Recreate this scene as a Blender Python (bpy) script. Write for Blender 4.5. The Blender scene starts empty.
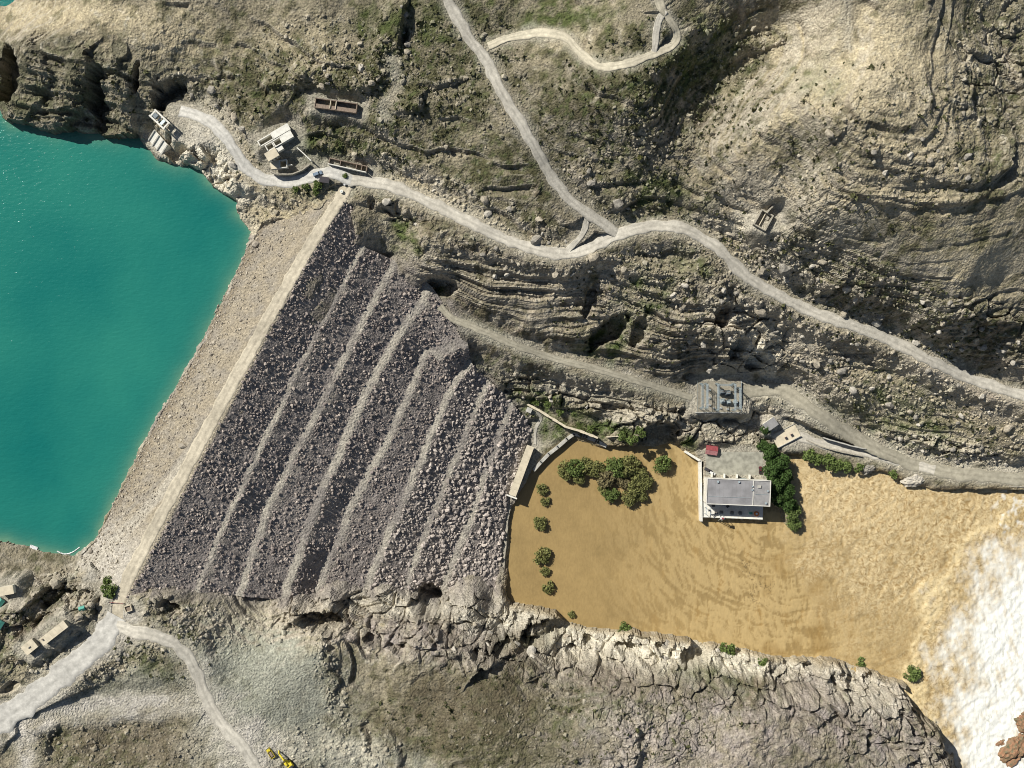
import bpy, bmesh, math, random
import numpy as np
from mathutils import Vector, Matrix

random.seed(7)
rng = np.random.default_rng(11)
scene = bpy.context.scene
C = scene.collection

# ------------------------------------------------------------------ camera, sky, sun, exposure
H = 700.0
KPX = 577.0 / 608.0 / 1024.0            # metres per pixel per metre of distance below the camera
cam_d = bpy.data.cameras.new('camera'); cam = bpy.data.objects.new('camera', cam_d)
C.objects.link(cam); scene.camera = cam
cam.location = (0, 0, H); cam.rotation_euler = (0, 0, 0)
cam_d.sensor_width = 36.0; cam_d.lens = 36.0 / (KPX * 1024.0)
cam_d.clip_start = 5.0; cam_d.clip_end = 6000.0

SUN_EL = 42.5
sun_h = Vector((0.77, -0.64)).normalized()            # the way the light travels over the ground
sd = bpy.data.lights.new('sun', 'SUN'); so = bpy.data.objects.new('sun', sd); C.objects.link(so)
sd.energy = 5.0; sd.angle = math.radians(0.5); sd.color = (1.0, 0.96, 0.885)
dv = Vector((sun_h.x * math.cos(math.radians(SUN_EL)), sun_h.y * math.cos(math.radians(SUN_EL)), -math.sin(math.radians(SUN_EL))))
so.rotation_euler = dv.to_track_quat('-Z', 'Y').to_euler(); so.location = (-500, 350, 600)
world = bpy.data.worlds.new('World'); scene.world = world; world.use_nodes = True
wn = world.node_tree
sky = wn.nodes.new('ShaderNodeTexSky'); sky.sky_type = 'NISHITA'; sky.sun_disc = False
sky.sun_elevation = math.radians(SUN_EL); sky.sun_rotation = math.atan2(-sun_h.x, -sun_h.y)
bg = wn.nodes['Background']; bg.inputs['Strength'].default_value = 0.05
wn.links.new(sky.outputs['Color'], bg.inputs['Color'])
scene.view_settings.view_transform = 'Standard'
scene.view_settings.look = 'None'
scene.view_settings.exposure = 0.22
scene.view_settings.gamma = 1.0
scene.cycles.filter_width = 1.0
sky.dust_density = 1.0; sky.ozone_density = 0.6

# ------------------------------------------------------------------ pixel to place
def at(u, v, z):
    s = KPX * (H - z)
    return ((u - 512.0) * s, (384.0 - v) * s, z)
def W(pts, z):
    return np.array([at(p[0], p[1], z)[:2] for p in pts], dtype=np.float64)

# ------------------------------------------------------------------ noise
_perm = rng.permutation(256).astype(np.int32); _perm = np.concatenate([_perm, _perm])
_ga = rng.random(256) * 2 * np.pi
_gx = np.cos(_ga).astype(np.float32); _gy = np.sin(_ga).astype(np.float32)
def pn(x, y, seed=0):
    x = x.astype(np.float32) + np.float32(seed * 17.31); y = y.astype(np.float32) + np.float32(seed * 9.77)
    xi = np.floor(x); yi = np.floor(y); xf = x - xi; yf = y - yi
    xi = xi.astype(np.int32) & 255; yi = yi.astype(np.int32) & 255
    u = xf * xf * xf * (xf * (xf * 6 - 15) + 10); v = yf * yf * yf * (yf * (yf * 6 - 15) + 10)
    def g(ix, iy, fx, fy):
        h = _perm[_perm[ix & 255] + (iy & 255)]
        return _gx[h] * fx + _gy[h] * fy
    a = g(xi, yi, xf, yf); b = g(xi + 1, yi, xf - 1, yf)
    c = g(xi, yi + 1, xf, yf - 1); d = g(xi + 1, yi + 1, xf - 1, yf - 1)
    ab = a + u * (b - a); cd = c + u * (d - c)
    return (ab + v * (cd - ab)) * 1.5
def fbm(x, y, L, o=4, seed=0, gain=0.5):
    r = 0; a = 1.0
    for i in range(o):
        r = r + a * pn(x / L, y / L, seed + i); a *= gain; L = L / 2.03
    return r
def ridge(x, y, L, o=3, seed=0, gain=0.5):
    r = 0; a = 1.0
    for i in range(o):
        r = r + a * (1 - 2 * np.abs(pn(x / L, y / L, seed + i))); a *= gain; L = L / 2.07
    return r
_vr = rng.random((256, 3)).astype(np.float32)
def voro(x, y, L, seed=0):
    x = (x / L + seed * 3.7).astype(np.float32); y = (y / L + seed * 5.1).astype(np.float32)
    xi = np.floor(x).astype(np.int32); yi = np.floor(y).astype(np.int32)
    f1 = np.full(x.shape, 9, np.float32); f2 = f1.copy(); val = np.zeros(x.shape, np.float32)
    for dx in (-1, 0, 1):
        for dy in (-1, 0, 1):
            cx = xi + dx; cy = yi + dy
            h = _perm[_perm[cx & 255] + (cy & 255)]
            d = np.hypot(cx + _vr[h, 0] - x, cy + _vr[h, 1] - y)
            n = d < f1
            f2 = np.where(n, f1, np.minimum(f2, d)); val = np.where(n, _vr[h, 2], val); f1 = np.where(n, d, f1)
    return f1, f2, val
def sst(a, b, x):
    t = np.clip((x - a) / (b - a), 0, 1); return t * t * (3 - 2 * t)

# ------------------------------------------------------------------ plan of the place, in pixels with heights
CREST_Z = 90.0; LAKE_Z = 76.0
dam_lines = [   # height, points from the upper abutment to the lower one
    (90, [(352, 190), (330, 224), (300, 275), (262, 345), (228, 410), (190, 480), (158, 540), (126, 600)]),
    (76, [(362, 246), (353, 263), (300, 362), (256, 456), (225, 520), (203, 572), (195, 592)]),
    (66, [(394, 260), (384, 279), (325, 394), (266, 509), (245, 575), (238, 596)]),
    (56, [(430, 284), (423, 299), (403, 326), (366, 389), (313, 509), (287, 585), (283, 600)]),
    (45, [(468, 338), (445, 344), (425, 354), (416, 376), (386, 443), (349, 509), (322, 578), (315, 597)]),
    (35, [(470, 362), (455, 379), (429, 436), (399, 509), (370, 575), (363, 594)]),
    (25, [(488, 380), (479, 399), (439, 496), (410, 572), (402, 594)]),
    (15, [(512, 402), (503, 423), (473, 509), (446, 578), (439, 598)]),
    (4, [(531, 428), (521, 455), (509, 495), (503, 530), (498, 575), (496, 602)])]
crest_left = [(338, 186), (316, 220), (288, 270), (250, 340), (216, 405), (178, 475), (146, 535), (114, 595)]
shore_dam = [(266, 222), (252, 232), (243, 258), (220, 305), (195, 355), (165, 405), (140, 450), (115, 500), (95, 540), (78, 556)]
lake_poly = [(-3000, 110), (-80, 108), (0, 103), (10, 122), (30, 125), (55, 133), (75, 131), (110, 138), (140, 137), (147, 142), (160, 158), (175, 165),
             (195, 165), (215, 188), (240, 200), (238, 212), (252, 232), (243, 258), (220, 305), (195, 355), (165, 405), (140, 450),
             (115, 500), (95, 540), (75, 555), (50, 553), (30, 547), (0, 540), (-80, 505), (-3000, 505)]
arm_poly = [(-3000, -700), (24, -700), (24, -60), (15, 1), (4, 6), (-60, 10), (-3000, 10)]
river_poly = [(509, 512), (520, 490), (535, 466), (552, 451), (574, 438), (600, 447), (640, 446), (655, 447), (672, 442), (690, 455), (701, 463),
              (703, 500), (768, 502), (776, 508), (788, 528), (800, 530), (803, 515), (793, 490), (786, 468), (783, 452), (800, 457), (830, 470), (850, 474),
              (880, 471), (905, 482), (930, 489), (980, 488), (1024, 489), (1150, 494), (3500, 560), (3500, 1400), (990, 1400), (964, 790), (950, 745), (930, 705), (905, 682),
              (880, 673), (850, 663), (820, 656), (790, 658), (760, 653), (740, 646), (700, 641), (660, 633), (630, 629), (600, 629), (570, 623),
              (555, 611), (535, 606), (510, 603), (507, 590), (508, 550)]
ctrl = """-80,-60,78 100,-60,125 250,-60,132 400,-60,140 600,-60,150 800,-60,168 1000,-60,150 1100,-60,145 12,3,77 60,15,100 120,10,112 200,20,118
300,20,125 400,30,128 450,0,132 485,60,124 540,20,132 570,30,136 640,55,145 680,20,149 730,10,141 790,20,133 850,0,162 870,80,166 900,110,165
940,60,157 1000,30,138 1024,60,132 1000,120,140 950,160,152 880,150,157 850,180,150 803,150,141 780,118,147 832,128,158 760,130,140 720,160,125 660,185,105 700,120,116 690,375,29 715,374,29
740,80,121 785,50,128 650,110,134 600,100,136 580,150,115 545,170,108 600,215,98 640,228,93 700,240,90 760,280,82 800,305,74 860,330,66 900,345,60
960,370,53 1024,395,46 1080,420,42 760,235,101 820,250,109 870,280,102 950,250,122 1000,280,100 1024,340,75 940,320,89 1024,220,129 900,210,138
820,210,134 400,100,118 300,80,115 330,105,111 250,60,112 180,60,108 220,100,102 275,140,98 280,170,93 200,120,92 180,110,91 240,165,92 350,180,91
420,195,92 450,160,104 500,150,112 500,200,100 450,212,91 500,240,89 560,255,88 610,240,92 350,150,100 400,140,108 20,50,104 60,50,109 110,60,109
150,70,106 40,100,92 90,100,95 140,110,92 170,120,91 200,150,87 215,175,80 250,200,84 260,185,88 300,200,88 440,255,84 425,275,74 450,312,53 500,270,80 500,320,56
520,345,46 560,290,74 600,370,36 590,350,46 620,280,77 620,330,53 660,260,86 680,290,77 680,330,60 680,370,38 730,300,75 740,340,56 740,372,29
690,392,24 720,395,22 780,390,19 780,330,58 820,360,48 850,400,34 850,435,12 920,400,38 920,462,8 1000,430,28 1024,478,6 1080,490,5 1080,450,25
510,362,36 560,380,27 620,400,22 660,400,22 540,410,12 600,425,9 570,400,19 640,420,14 690,430,14 735,430,15 740,445,8 760,415,14 790,430,10
715,425,17 515,440,8 505,604,14 470,606,34 430,612,42 380,602,46 330,596,54 290,606,64 220,606,76 160,604,88 150,622,93 115,620,90 200,640,87
180,680,85 240,740,80 60,680,92 0,715,94 100,700,85 100,750,83 -60,740,95 300,640,75 330,630,71 300,700,74 350,680,69 370,660,67 340,760,70
240,680,80 400,640,63 450,640,58 500,650,50 540,650,36 570,640,20 620,650,28 680,665,32 740,675,30 800,675,32 860,690,30 900,710,28 440,700,66
520,700,62 600,700,54 680,720,52 760,720,50 850,740,44 900,750,38 500,768,64 650,780,57 800,790,50 900,800,40 400,768,66 20,560,80 60,575,82
10,600,94 40,610,93 60,640,98 30,650,100 90,610,96 0,660,99 100,640,92 40,690,93 -60,620,106 0,850,92 200,850,80 400,850,66 700,850,58
900,850,46 1100,850,4 1100,600,2 1000,600,2 600,550,2 700,580,2 850,560,2 1000,520,2 1000,700,2 80,580,82"""
CP = [tuple(float(c) for c in t.split(',')) for t in ctrl.split()]
for z, ln in dam_lines:
    CP += [(u, v, z) for u, v in ln]
CP += [(u, v, 76) for u, v in shore_dam]
cxy = np.array([at(*p) for p in CP])

# thin plate surface through the control heights
def tps(P, q):
    d2 = ((q[:, None, :2] - P[None, :, :2]) ** 2).sum(2) / 1e4
    return 0.5 * d2 * np.log(d2 + 1e-9)
n = len(cxy)
A = np.zeros((n + 3, n + 3)); A[:n, :n] = tps(cxy, cxy) + 0.004 * np.eye(n)
A[:n, n] = 1; A[:n, n + 1:] = cxy[:, :2] / 100; A[n:, :n] = A[:n, n:].T
wgt = np.linalg.solve(A, np.concatenate([cxy[:, 2], np.zeros(3)]))

DX = 0.70
xi_ = np.arange(-365, 365.01, DX); yi_ = np.arange(-276, 276.01, DX)
def outer(e):
    r = []; s = DX; p = e
    while p < 1900: s *= 1.22; p += s; r.append(p)
    return np.array(r)
ox = outer(xi_[-1]); oy = outer(yi_[-1])
xs = np.concatenate([-ox[::-1] + xi_[0] + xi_[-1], xi_, ox]); ys = np.concatenate([-oy[::-1] + yi_[0] + yi_[-1], yi_, oy])
cgx = np.linspace(-372, 372, 230); cgy = np.linspace(-284, 284, 176)
CX, CY = np.meshgrid(cgx, cgy)
q = np.stack([CX.ravel(), CY.ravel()], 1)
zc = np.empty(len(q))
for i in range(0, len(q), 8000):
    zc[i:i + 8000] = tps(cxy, q[i:i + 8000]) @ wgt[:n] + wgt[n] + q[i:i + 8000] @ wgt[n + 1:] / 100
zc = zc.reshape(CX.shape)
def bil(grid, gx0, gy0, gdx, gdy, x, y):
    fx = np.clip((x - gx0) / gdx, 0, grid.shape[1] - 1.001); fy = np.clip((y - gy0) / gdy, 0, grid.shape[0] - 1.001)
    ix = fx.astype(np.int32); iy = fy.astype(np.int32); fx = fx - ix; fy = fy - iy
    a = grid[iy, ix]; b = grid[iy, ix + 1]; c = grid[iy + 1, ix]; d = grid[iy + 1, ix + 1]
    return (a * (1 - fx) + b * fx) * (1 - fy) + (c * (1 - fx) + d * fx) * fy
def base(x, y):
    return bil(zc, cgx[0], cgy[0], cgx[1] - cgx[0], cgy[1] - cgy[0], np.asarray(x, float), np.asarray(y, float))
def base_px(u, v):
    z = 60.0
    for _ in range(14):
        p = at(u, v, z); z = 0.5 * z + 0.5 * float(base(p[0], p[1]))
    return z

X, Y = np.meshgrid(xs, ys)
XCl = np.clip(X, -366, 366); YCl = np.clip(Y, -277, 277)
Z0 = base(XCl, YCl)
dout = np.hypot(X - XCl, Y - YCl)

def sdist(poly, x, y):                       # signed distance, positive inside
    inside = np.zeros(x.shape, bool); d = np.full(x.shape, 1e9, np.float32)
    m = len(poly)
    for i in range(m):
        x1, y1 = poly[i]; x2, y2 = poly[(i + 1) % m]
        ex, ey = x2 - x1, y2 - y1; L2 = ex * ex + ey * ey + 1e-9
        t = np.clip(((x - x1) * ex + (y - y1) * ey) / L2, 0, 1)
        d = np.minimum(d, ((x - x1 - t * ex) ** 2 + (y - y1 - t * ey) ** 2).astype(np.float32))
        if abs(ey) > 1e-9:
            cond = ((y1 > y) != (y2 > y)) & (x < (x2 - x1) * (y - y1) / ey + x1)
            inside ^= cond
    d = np.sqrt(d)
    return np.where(inside, d, -d)

XF = X.astype(np.float32); YF = Y.astype(np.float32)
scl = KPX * (H - Z0)
U = XCl / scl + 512; V = 384 - YCl / scl
jit = fbm(XF, YF, 9, 3, 3)
jit2 = fbm(XF, YF, 30, 3, 13)
def ell(u, v, ru, rv, ang=0, soft=0.5, j=0.25):
    a = math.radians(ang); du = U - u; dv_ = V - v
    p = (du * math.cos(a) + dv_ * math.sin(a)) / ru; q_ = (-du * math.sin(a) + dv_ * math.cos(a)) / rv
    return 1 - sst(1 - soft, 1 + soft, np.hypot(p, q_) + j * jit + j * 0.6 * jit2)
def ells(lst, soft=0.5, j=0.25):
    m = np.zeros(U.shape, np.float32)
    for e in lst:
        m = np.maximum(m, (e[5] if len(e) > 5 else 1) * ell(*e[:4], e[4] if len(e) > 4 else 0, soft, j))
    return m

lakeW = W(lake_poly, LAKE_Z); armW = W(arm_poly, LAKE_Z); riverW = W(river_poly, 0.0)
shj = 1.6 * fbm(XF, YF, 14, 4, 31, 0.6)
sd_lake = np.maximum(sdist(lakeW, X, Y), sdist(armW, X, Y)) + shj
sd_river = sdist(riverW, X, Y) + shj * 0.7
damW = np.concatenate([np.array([at(*dam_lines[k][1][0], dam_lines[k][0])[:2] for k in range(9)]),
                       np.array([at(u, v, 4)[:2] for u, v in dam_lines[8][1][1:-1]]),
                       np.array([at(*dam_lines[k][1][-1], dam_lines[k][0])[:2] for k in range(8, -1, -1)]),
                       np.array([at(u, v, 76)[:2] for u, v in shore_dam[::-1]])])
sd_dam = sdist(damW, X, Y) + np.where((U > 200) | (V < 240), 3.2, .5) * jit + np.where(U > 200, 3.0, 0) * jit2 - 1.0
sd_dam = np.where(V < 235, np.minimum(sd_dam, sdist(damW, X, Y) + 1.5 * jit), sd_dam)

# ------------------------------------------------------------------ terrain relief
strata = ells([(70, 85, 110, 52), (150, 100, 40, 38), (500, 285, 80, 38, 12), (575, 305, 90, 55, 20), (690, 320, 80, 65), (640, 360, 60, 22, 15), (440, 612, 140, 34, 6),
               (540, 640, 60, 25, 10), (860, 700, 110, 40, 20, .6), (700, 90, 95, 60, -30, .55), (760, 370, 60, 22, 12, .8), (1000, 60, 60, 60, 0, .6),
               (890, 300, 150, 40, 20, .45), (220, 175, 40, 30, 40, .7), (640, 655, 110, 26, 8, .8), (60, 620, 70, 40, -40, .7), (340, 610, 80, 26, 0, .9), (420, 215, 60, 20, 25, .6), (900, 150, 120, 70, 0, .65)], .5, .3)
rocky = ells([(70, 85, 130, 60), (560, 300, 230, 75, 10), (480, 630, 240, 50, 5), (860, 710, 150, 60, 15), (700, 90, 110, 75, -30, .7), (880, 380, 160, 70, 22, .6), (860, 290, 180, 45, 22),
              (230, 165, 55, 45, 40), (60, 620, 90, 60, -30), (450, 180, 160, 40, 22, .7), (640, 740, 190, 50, 0, .8), (330, 45, 70, 40, 0, .5), (610, 180, 70, 50, 30, .7),
              (1000, 90, 60, 90, 0, .8), (180, 620, 70, 26, 10), (130, 660, 70, 14, -25, .9), (740, 420, 90, 30, 0, .9), (760, 190, 90, 50, -30, .3)], .5, .3)
crack = ells([(690, 735, 140, 50, 0), (850, 715, 110, 60, 15), (480, 640, 120, 45, 5, .35), (430, 690, 70, 40, 0, .15), (780, 190, 100, 50, 0, .55), (930, 140, 120, 80, 0, .35)], .6, .3)
smooth = ells([(470, 712, 80, 42, 0, .9), (650, 690, 70, 14, 8, .8), (880, 395, 120, 26, 22, .5), (860, 215, 60, 22, 0, .6), (540, 740, 60, 25, 0, .7), (270, 690, 70, 55, 30), (120, 690, 90, 22, -15, .7), (60, 20, 90, 16, 0, .6), (880, 90, 110, 60, 20, .35), (480, 700, 60, 40, 0, .5), (470, 320, 35, 14, 20), (600, 372, 110, 14, 12),
                (120, 575, 40, 25, 0, .7), (950, 250, 80, 25, 0, .4), (735, 465, 40, 18), (530, 425, 35, 20, 0, .8), (300, 210, 45, 18, -10, .8), (1010, 250, 60, 30, 0, .5)], .6, .25)
Zt = Z0 + 3.4 * fbm(XF, YF, 55, 3, 1) * (0.45 + 0.55 * rocky)
Zt += .8 * fbm(XF, YF, 24, 2, 5, 0.5) * (1 - .6 * smooth)
Zsm = Zt.copy()                                   # smooth shape that the beds follow
calm = 1 - .8 * strata
rd = ridge(XF, YF, 15, 3, 41, .55)
patch = sst(-.25, .45, fbm(XF, YF, 38, 2, 47))
Zt += (0.25 + 1.1 * rocky * patch) * (1 - .8 * smooth) * calm * fbm(XF, YF, 14, 3, 8, 0.5)
Zt += rocky * (1 - smooth) * (1 - .7 * strata) * 1.2 * patch * rd
Zt -= (1 - smooth) * 1.0 * sst(.25, 1.0, ridge(XF, YF, 30, 3, 45, .5))          # rills
# jointed blocks
wx = XF + 1.5 * pn(XF / 6, YF / 6, 71); wy = YF + 1.5 * pn(XF / 6, YF / 6, 72)
f1, f2, vv = voro(wx, wy * 1.15, 6.5, 1)
crack = crack * (.25 + .75 * sst(-.3, .3, fbm(XF, YF, 36, 2, 77)))
Zt += crack * (0.9 * (vv - .5) - 1.3 * (1 - sst(0.02, 0.14, f2 - f1)))
g1, g2, gv = voro(wx, wy, 2.9, 2)
Zt += (0.2 * crack + 0.55 * rocky * patch * (1 - smooth)) * calm * (1.2 * (gv - .5) - .7 * (1 - sst(0.03, 0.25, g2 - g1)))
h1, h2, hv = voro(XF, YF, 3.6, 4)
Zt += patch * (1 - smooth) * (1 - strata) * 0.8 * np.maximum(0, hv - .6) * (1 - sst(.15, .55, h1)) * 2.6
# crags: big broken blocks on the cliffs
crag = ells([(640, 656, 130, 36, 8), (490, 630, 110, 38, 6), (800, 684, 120, 40, 8), (890, 712, 75, 60, 30), (380, 622, 70, 26, 5), (660, 425, 45, 20, 0), (740, 428, 50, 22, 0), (745, 345, 45, 40, 40), (200, 155, 45, 32, 45), (330, 612, 60, 20, 5), (60, 600, 60, 26, -30), (560, 395, 80, 12, 12, .6), (950, 455, 90, 14, 13, .7), (840, 285, 60, 18, 15, .6), (990, 318, 50, 18, 10, .7), (400, 205, 50, 14, 20, .8), (1000, 70, 40, 40, 0, .6)], .4, .3)
cx_ = XF + 3 * pn(XF / 12, YF / 12, 73); cy_ = YF + 3 * pn(XF / 12, YF / 12, 74)
c1, c2, cv = voro(cx_ * .75 + cy_ * .2, cy_ * 1.1, 11, 6)
Zt += crag * (7.0 * (cv - .5) - 4.0 * (1 - sst(.0, .14, c2 - c1)) + 2.4 * (vv - .5))
# bedding: hard ledges over soft risers, running along the slopes in long curves
BAND = np.zeros(X.shape, np.float32)
wrp = 2.2 * fbm(XF, YF, 60, 2, 51) + .22 * fbm(XF, YF, 12, 2, 54)
gate = sst(-.55, .15, fbm(XF * .6, YF * .9, 16, 2, 56))
for stp, sw, prof in ((6.0, 0.85, .7), (2.3, 1.0, .62)):
    hh = Zsm + wrp + crag * 1.2 * (cv - .5) + 0.05 * X - 0.03 * Y
    f = hh / stp; lay = np.floor(f); f = f - lay
    lv = _vr[(lay.astype(np.int32) * 7) & 255, 0]
    amt = np.clip(strata * sw * (.35 + .9 * lv) * (.35 + .65 * gate), 0, 1.1)
    Zt += amt * stp * (sst(prof, 0.97, f) - f)
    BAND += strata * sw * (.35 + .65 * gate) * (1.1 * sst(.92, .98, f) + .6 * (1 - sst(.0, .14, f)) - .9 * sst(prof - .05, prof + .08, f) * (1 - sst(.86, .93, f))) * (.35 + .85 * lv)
# fainter beds over all the hills, broken into stretches
hh = Zsm + 3.0 * fbm(XF, YF, 70, 2, 61) + 0.03 * Y + .3 * jit
f = hh / 3.6; lay = np.floor(f); f = f - lay; lv = _vr[(lay.astype(np.int32) * 11) & 255, 1]
hb = (1 - strata) * (1 - smooth) * sst(-.15, .25, fbm(XF, YF, 30, 3, 63) + rocky * .3) * np.clip(2.2 * (lv - .2), 0, 1.2)
Zt += 0.85 * hb * 3.6 * (sst(0.72, 0.98, f) - f)
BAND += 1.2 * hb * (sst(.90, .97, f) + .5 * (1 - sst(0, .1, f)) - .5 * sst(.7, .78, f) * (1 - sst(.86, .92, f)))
Zt += (0.10 + 0.30 * rocky * patch * (1 - .8 * smooth)) * ridge(XF, YF, 3.0, 2, 81)
Zt += (0.08 + 0.18 * rocky * patch) * (1 - .5 * smooth) * fbm(XF, YF, 1.6, 1, 85)

# water margins
Zt = np.where(sd_lake > 0, LAKE_Z - .4 - np.minimum(14, sd_lake * 0.6), Zt)
nl = sd_lake <= 0
Zt = np.where(nl & (sd_lake > -40), np.maximum(Zt, LAKE_Z + 0.25 + np.minimum(6, -sd_lake * .55)), Zt)
dd_ = np.maximum(0, -sd_river)
bank = .35 + 1.25 * dd_ + .035 * dd_ ** 2 + np.minimum(dd_, 9) * (.5 * jit2 + .3 * jit + 1.0 * (cv - .45) + .35 * (gv - .5)) - 3.5 * sst(2, 7, dd_) * (1 - sst(0, .14, c2 - c1))
Zt = np.where((sd_river <= 0) & (sd_river > -60), np.minimum(Zt, np.maximum(bank, .5)), Zt)
Zt = np.where(sd_river > 0, -.4 - np.minimum(6, sd_river * 0.5), np.maximum(Zt, np.minimum(0.35 - sd_river * .6, 4.0)))
# ribs of outcropping rock: points, height, width
ribs = [([(298, 616), (310, 608), (336, 610)], 7, 6), ([(634, 440), (637, 427), (650, 417), (672, 416)], 11, 8), ([(848, 125), (872, 148), (905, 170), (940, 180), (975, 178), (1010, 160)], 4.0, 4.5), ([(860, 192), (900, 202), (940, 205), (985, 195), (1024, 185)], 2.4, 3),
        ([(800, 100), (826, 120), (835, 140)], 2.5, 3), ([(398, 8), (400, 30), (396, 52)], 5, 5), ([(300, 82), (340, 88), (372, 82), (388, 68)], 5, 6),
        ([(270, 78), (300, 84)], 3, 4), ([(392, 112), (412, 108), (418, 98)], 4, 4), ([(925, 5), (945, 40), (965, 80), (972, 110)], 2.5, 4), ([(690, 30), (730, 45), (780, 40)], 2.5, 3),
        ([(975, 55), (1000, 70), (1024, 88)], 5, 4), ([(965, 312), (1000, 322), (1024, 320)], 5, 6), ([(810, 295), (835, 285), (842, 280)], 5, 4), ([(355, 195), (385, 205), (420, 212)], 4, 5),
        ([(505, 90), (530, 145), (545, 180)], 2.5, 4), ([(515, 120), (530, 150)], 3, 3), ([(705, 250), (720, 290), (735, 330), (755, 355), (775, 372)], 5, 6),
        ([(880, 438), (920, 450), (975, 462), (1024, 462)], 3.5, 5), ([(430, 240), (470, 250), (520, 262), (560, 275)], 3.5, 5), ([(600, 262), (640, 272), (690, 290)], 3.0, 5),
        ([(500, 385), (540, 398), (590, 410), (640, 408)], 3, 4), ([(486, 654), (512, 642), (538, 627), (562, 615)], 10, 9), ([(345, 594), (380, 588), (412, 594)], 7, 9), ([(448, 616), (478, 602), (506, 614)], 8, 10), ([(410, 588), (416, 602), (414, 614)], 8, 6), ([(640, 632), (672, 640), (690, 650)], 7, 7), ([(780, 660), (815, 660), (842, 672)], 6, 8), ([(590, 640), (625, 640), (660, 648), (700, 652)], 6, 8),
        ([(720, 655), (760, 668), (800, 668), (845, 680)], 6, 7), ([(880, 690), (910, 705), (935, 730), (948, 768)], 7, 7), ([(135, 612), (165, 606), (172, 615)], 4, 5),
        ([(30, 605), (60, 592), (90, 585)], 3, 4), ([(15, 660), (50, 640), (85, 612), (100, 596)], 2.5, 6), ([(180, 130), (195, 150), (215, 170), (235, 185)], 4, 6), ([(160, 120), (175, 145), (190, 155)], 5, 5),
        ([(285, 612), (310, 612), (340, 600)], 4, 6), ([(385, 630), (420, 640), (470, 648)], 3.5, 6), ([(330, 700), (335, 680), (325, 665)], 2.5, 4),
        ([(30, 50), (45, 75), (35, 100), (20, 118)], 4, 6), ([(85, 62), (78, 95), (62, 122)], 6, 7), ([(115, 65), (125, 95), (128, 130)], 5, 6)]
for pts, hgt, wd in ribs:
    z = [base_px(*p) for p in pts]
    pw = [at(p[0], p[1], zz) for p, zz in zip(pts, z)]
    xl = min(p[0] for p in pw) - 30; xh = max(p[0] for p in pw) + 30; yl = min(p[1] for p in pw) - 30; yh = max(p[1] for p in pw) + 30
    ix = slice(np.searchsorted(xs, xl), np.searchsorted(xs, xh)); iy = slice(np.searchsorted(ys, yl), np.searchsorted(ys, yh))
    sx = X[iy, ix] + 2.5 * jit[iy, ix]; sy = Y[iy, ix] + 3.0 * jit2[iy, ix]; d = np.full(sx.shape, 1e9); sg = np.zeros(sx.shape)
    for a, b in zip(pw[:-1], pw[1:]):
        ex, ey = b[0] - a[0], b[1] - a[1]; t = np.clip(((sx - a[0]) * ex + (sy - a[1]) * ey) / (ex * ex + ey * ey), 0, 1)
        rx = sx - a[0] - t * ex; ry = sy - a[1] - t * ey; dd = np.hypot(rx, ry)
        side = np.sign(rx * sun_h.x + ry * sun_h.y)
        nn = dd < d; d = np.where(nn, dd, d); sg = np.where(nn, side, sg)
    prof = np.where(sg < 0, np.exp(-(d / (wd * 1.6)) ** 2), 1 - sst(wd * .3, wd * 0.8, d))
    Zt[iy, ix] += hgt * prof * (0.7 + 0.5 * jit2[iy, ix] + 0.35 * (gv[iy, ix] - .3))

# hollows and clefts: u, v, ru, rv, angle, depth
pits = [(428, 602, 17, 17, 10, 21), (322, 623, 27, 14, 18, 17), (659, 436, 24, 15, -15, 16), (608, 331, 25, 12, -35, 13), (439, 285, 19, 11, 10, 14), (543, 634, 32, 11, -22, 17), (500, 650, 16, 7, -20, 10), (590, 645, 8, 6, 30, 9), (665, 650, 8, 5, 20, 8), (820, 672, 7, 9, 0, 9), (880, 690, 6, 10, 20, 8), (482, 655, 14, 4, 20, 5),
        (370, 640, 10, 6, 25, 8), (398, 650, 12, 5, 30, 7), (96, 100, 9, 34, 0, 15), (8, 75, 12, 30, 0, 13), (166, 96, 15, 20, 0, 16), (135, 75, 4, 16, 5, 8),
        (724, 318, 8, 13, 30, 10), (738, 348, 9, 15, 25, 11), (757, 362, 13, 8, -35, 10), (690, 377, 8, 4, 0, 6), (932, 712, 16, 26, -35, 16), (958, 750, 8, 20, -10, 12), (50, 598, 24, 9, -25, 10), (96, 608, 7, 15, 20, 10),
        (175, 148, 16, 12, 10, 11), (630, 655, 13, 8, 20, 11), (700, 658, 18, 11, -35, 13), (575, 655, 8, 6, 30, 8), (748, 655, 8, 5, 20, 7), (8, 690, 14, 6, -30, 6), (60, 650, 26, 6, -40, 7), (172, 608, 14, 8, 20, 8),
        (766, 432, 9, 12, 0, 6), (590, 300, 6, 20, 20, 6), (640, 330, 8, 22, 20, 7), (372, 205, 5, 8, 0, 6), (400, 208, 5, 8, 0, 6), (235, 170, 8, 7, 0, 6), (620, 408, 18, 4, 8, 6), (800, 668, 5, 9, 20, 6), (405, 35, 5, 12, 0, 5), (860, 690, 8, 26, 10, 6), (835, 292, 14, 4, -20, 5)]
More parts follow.
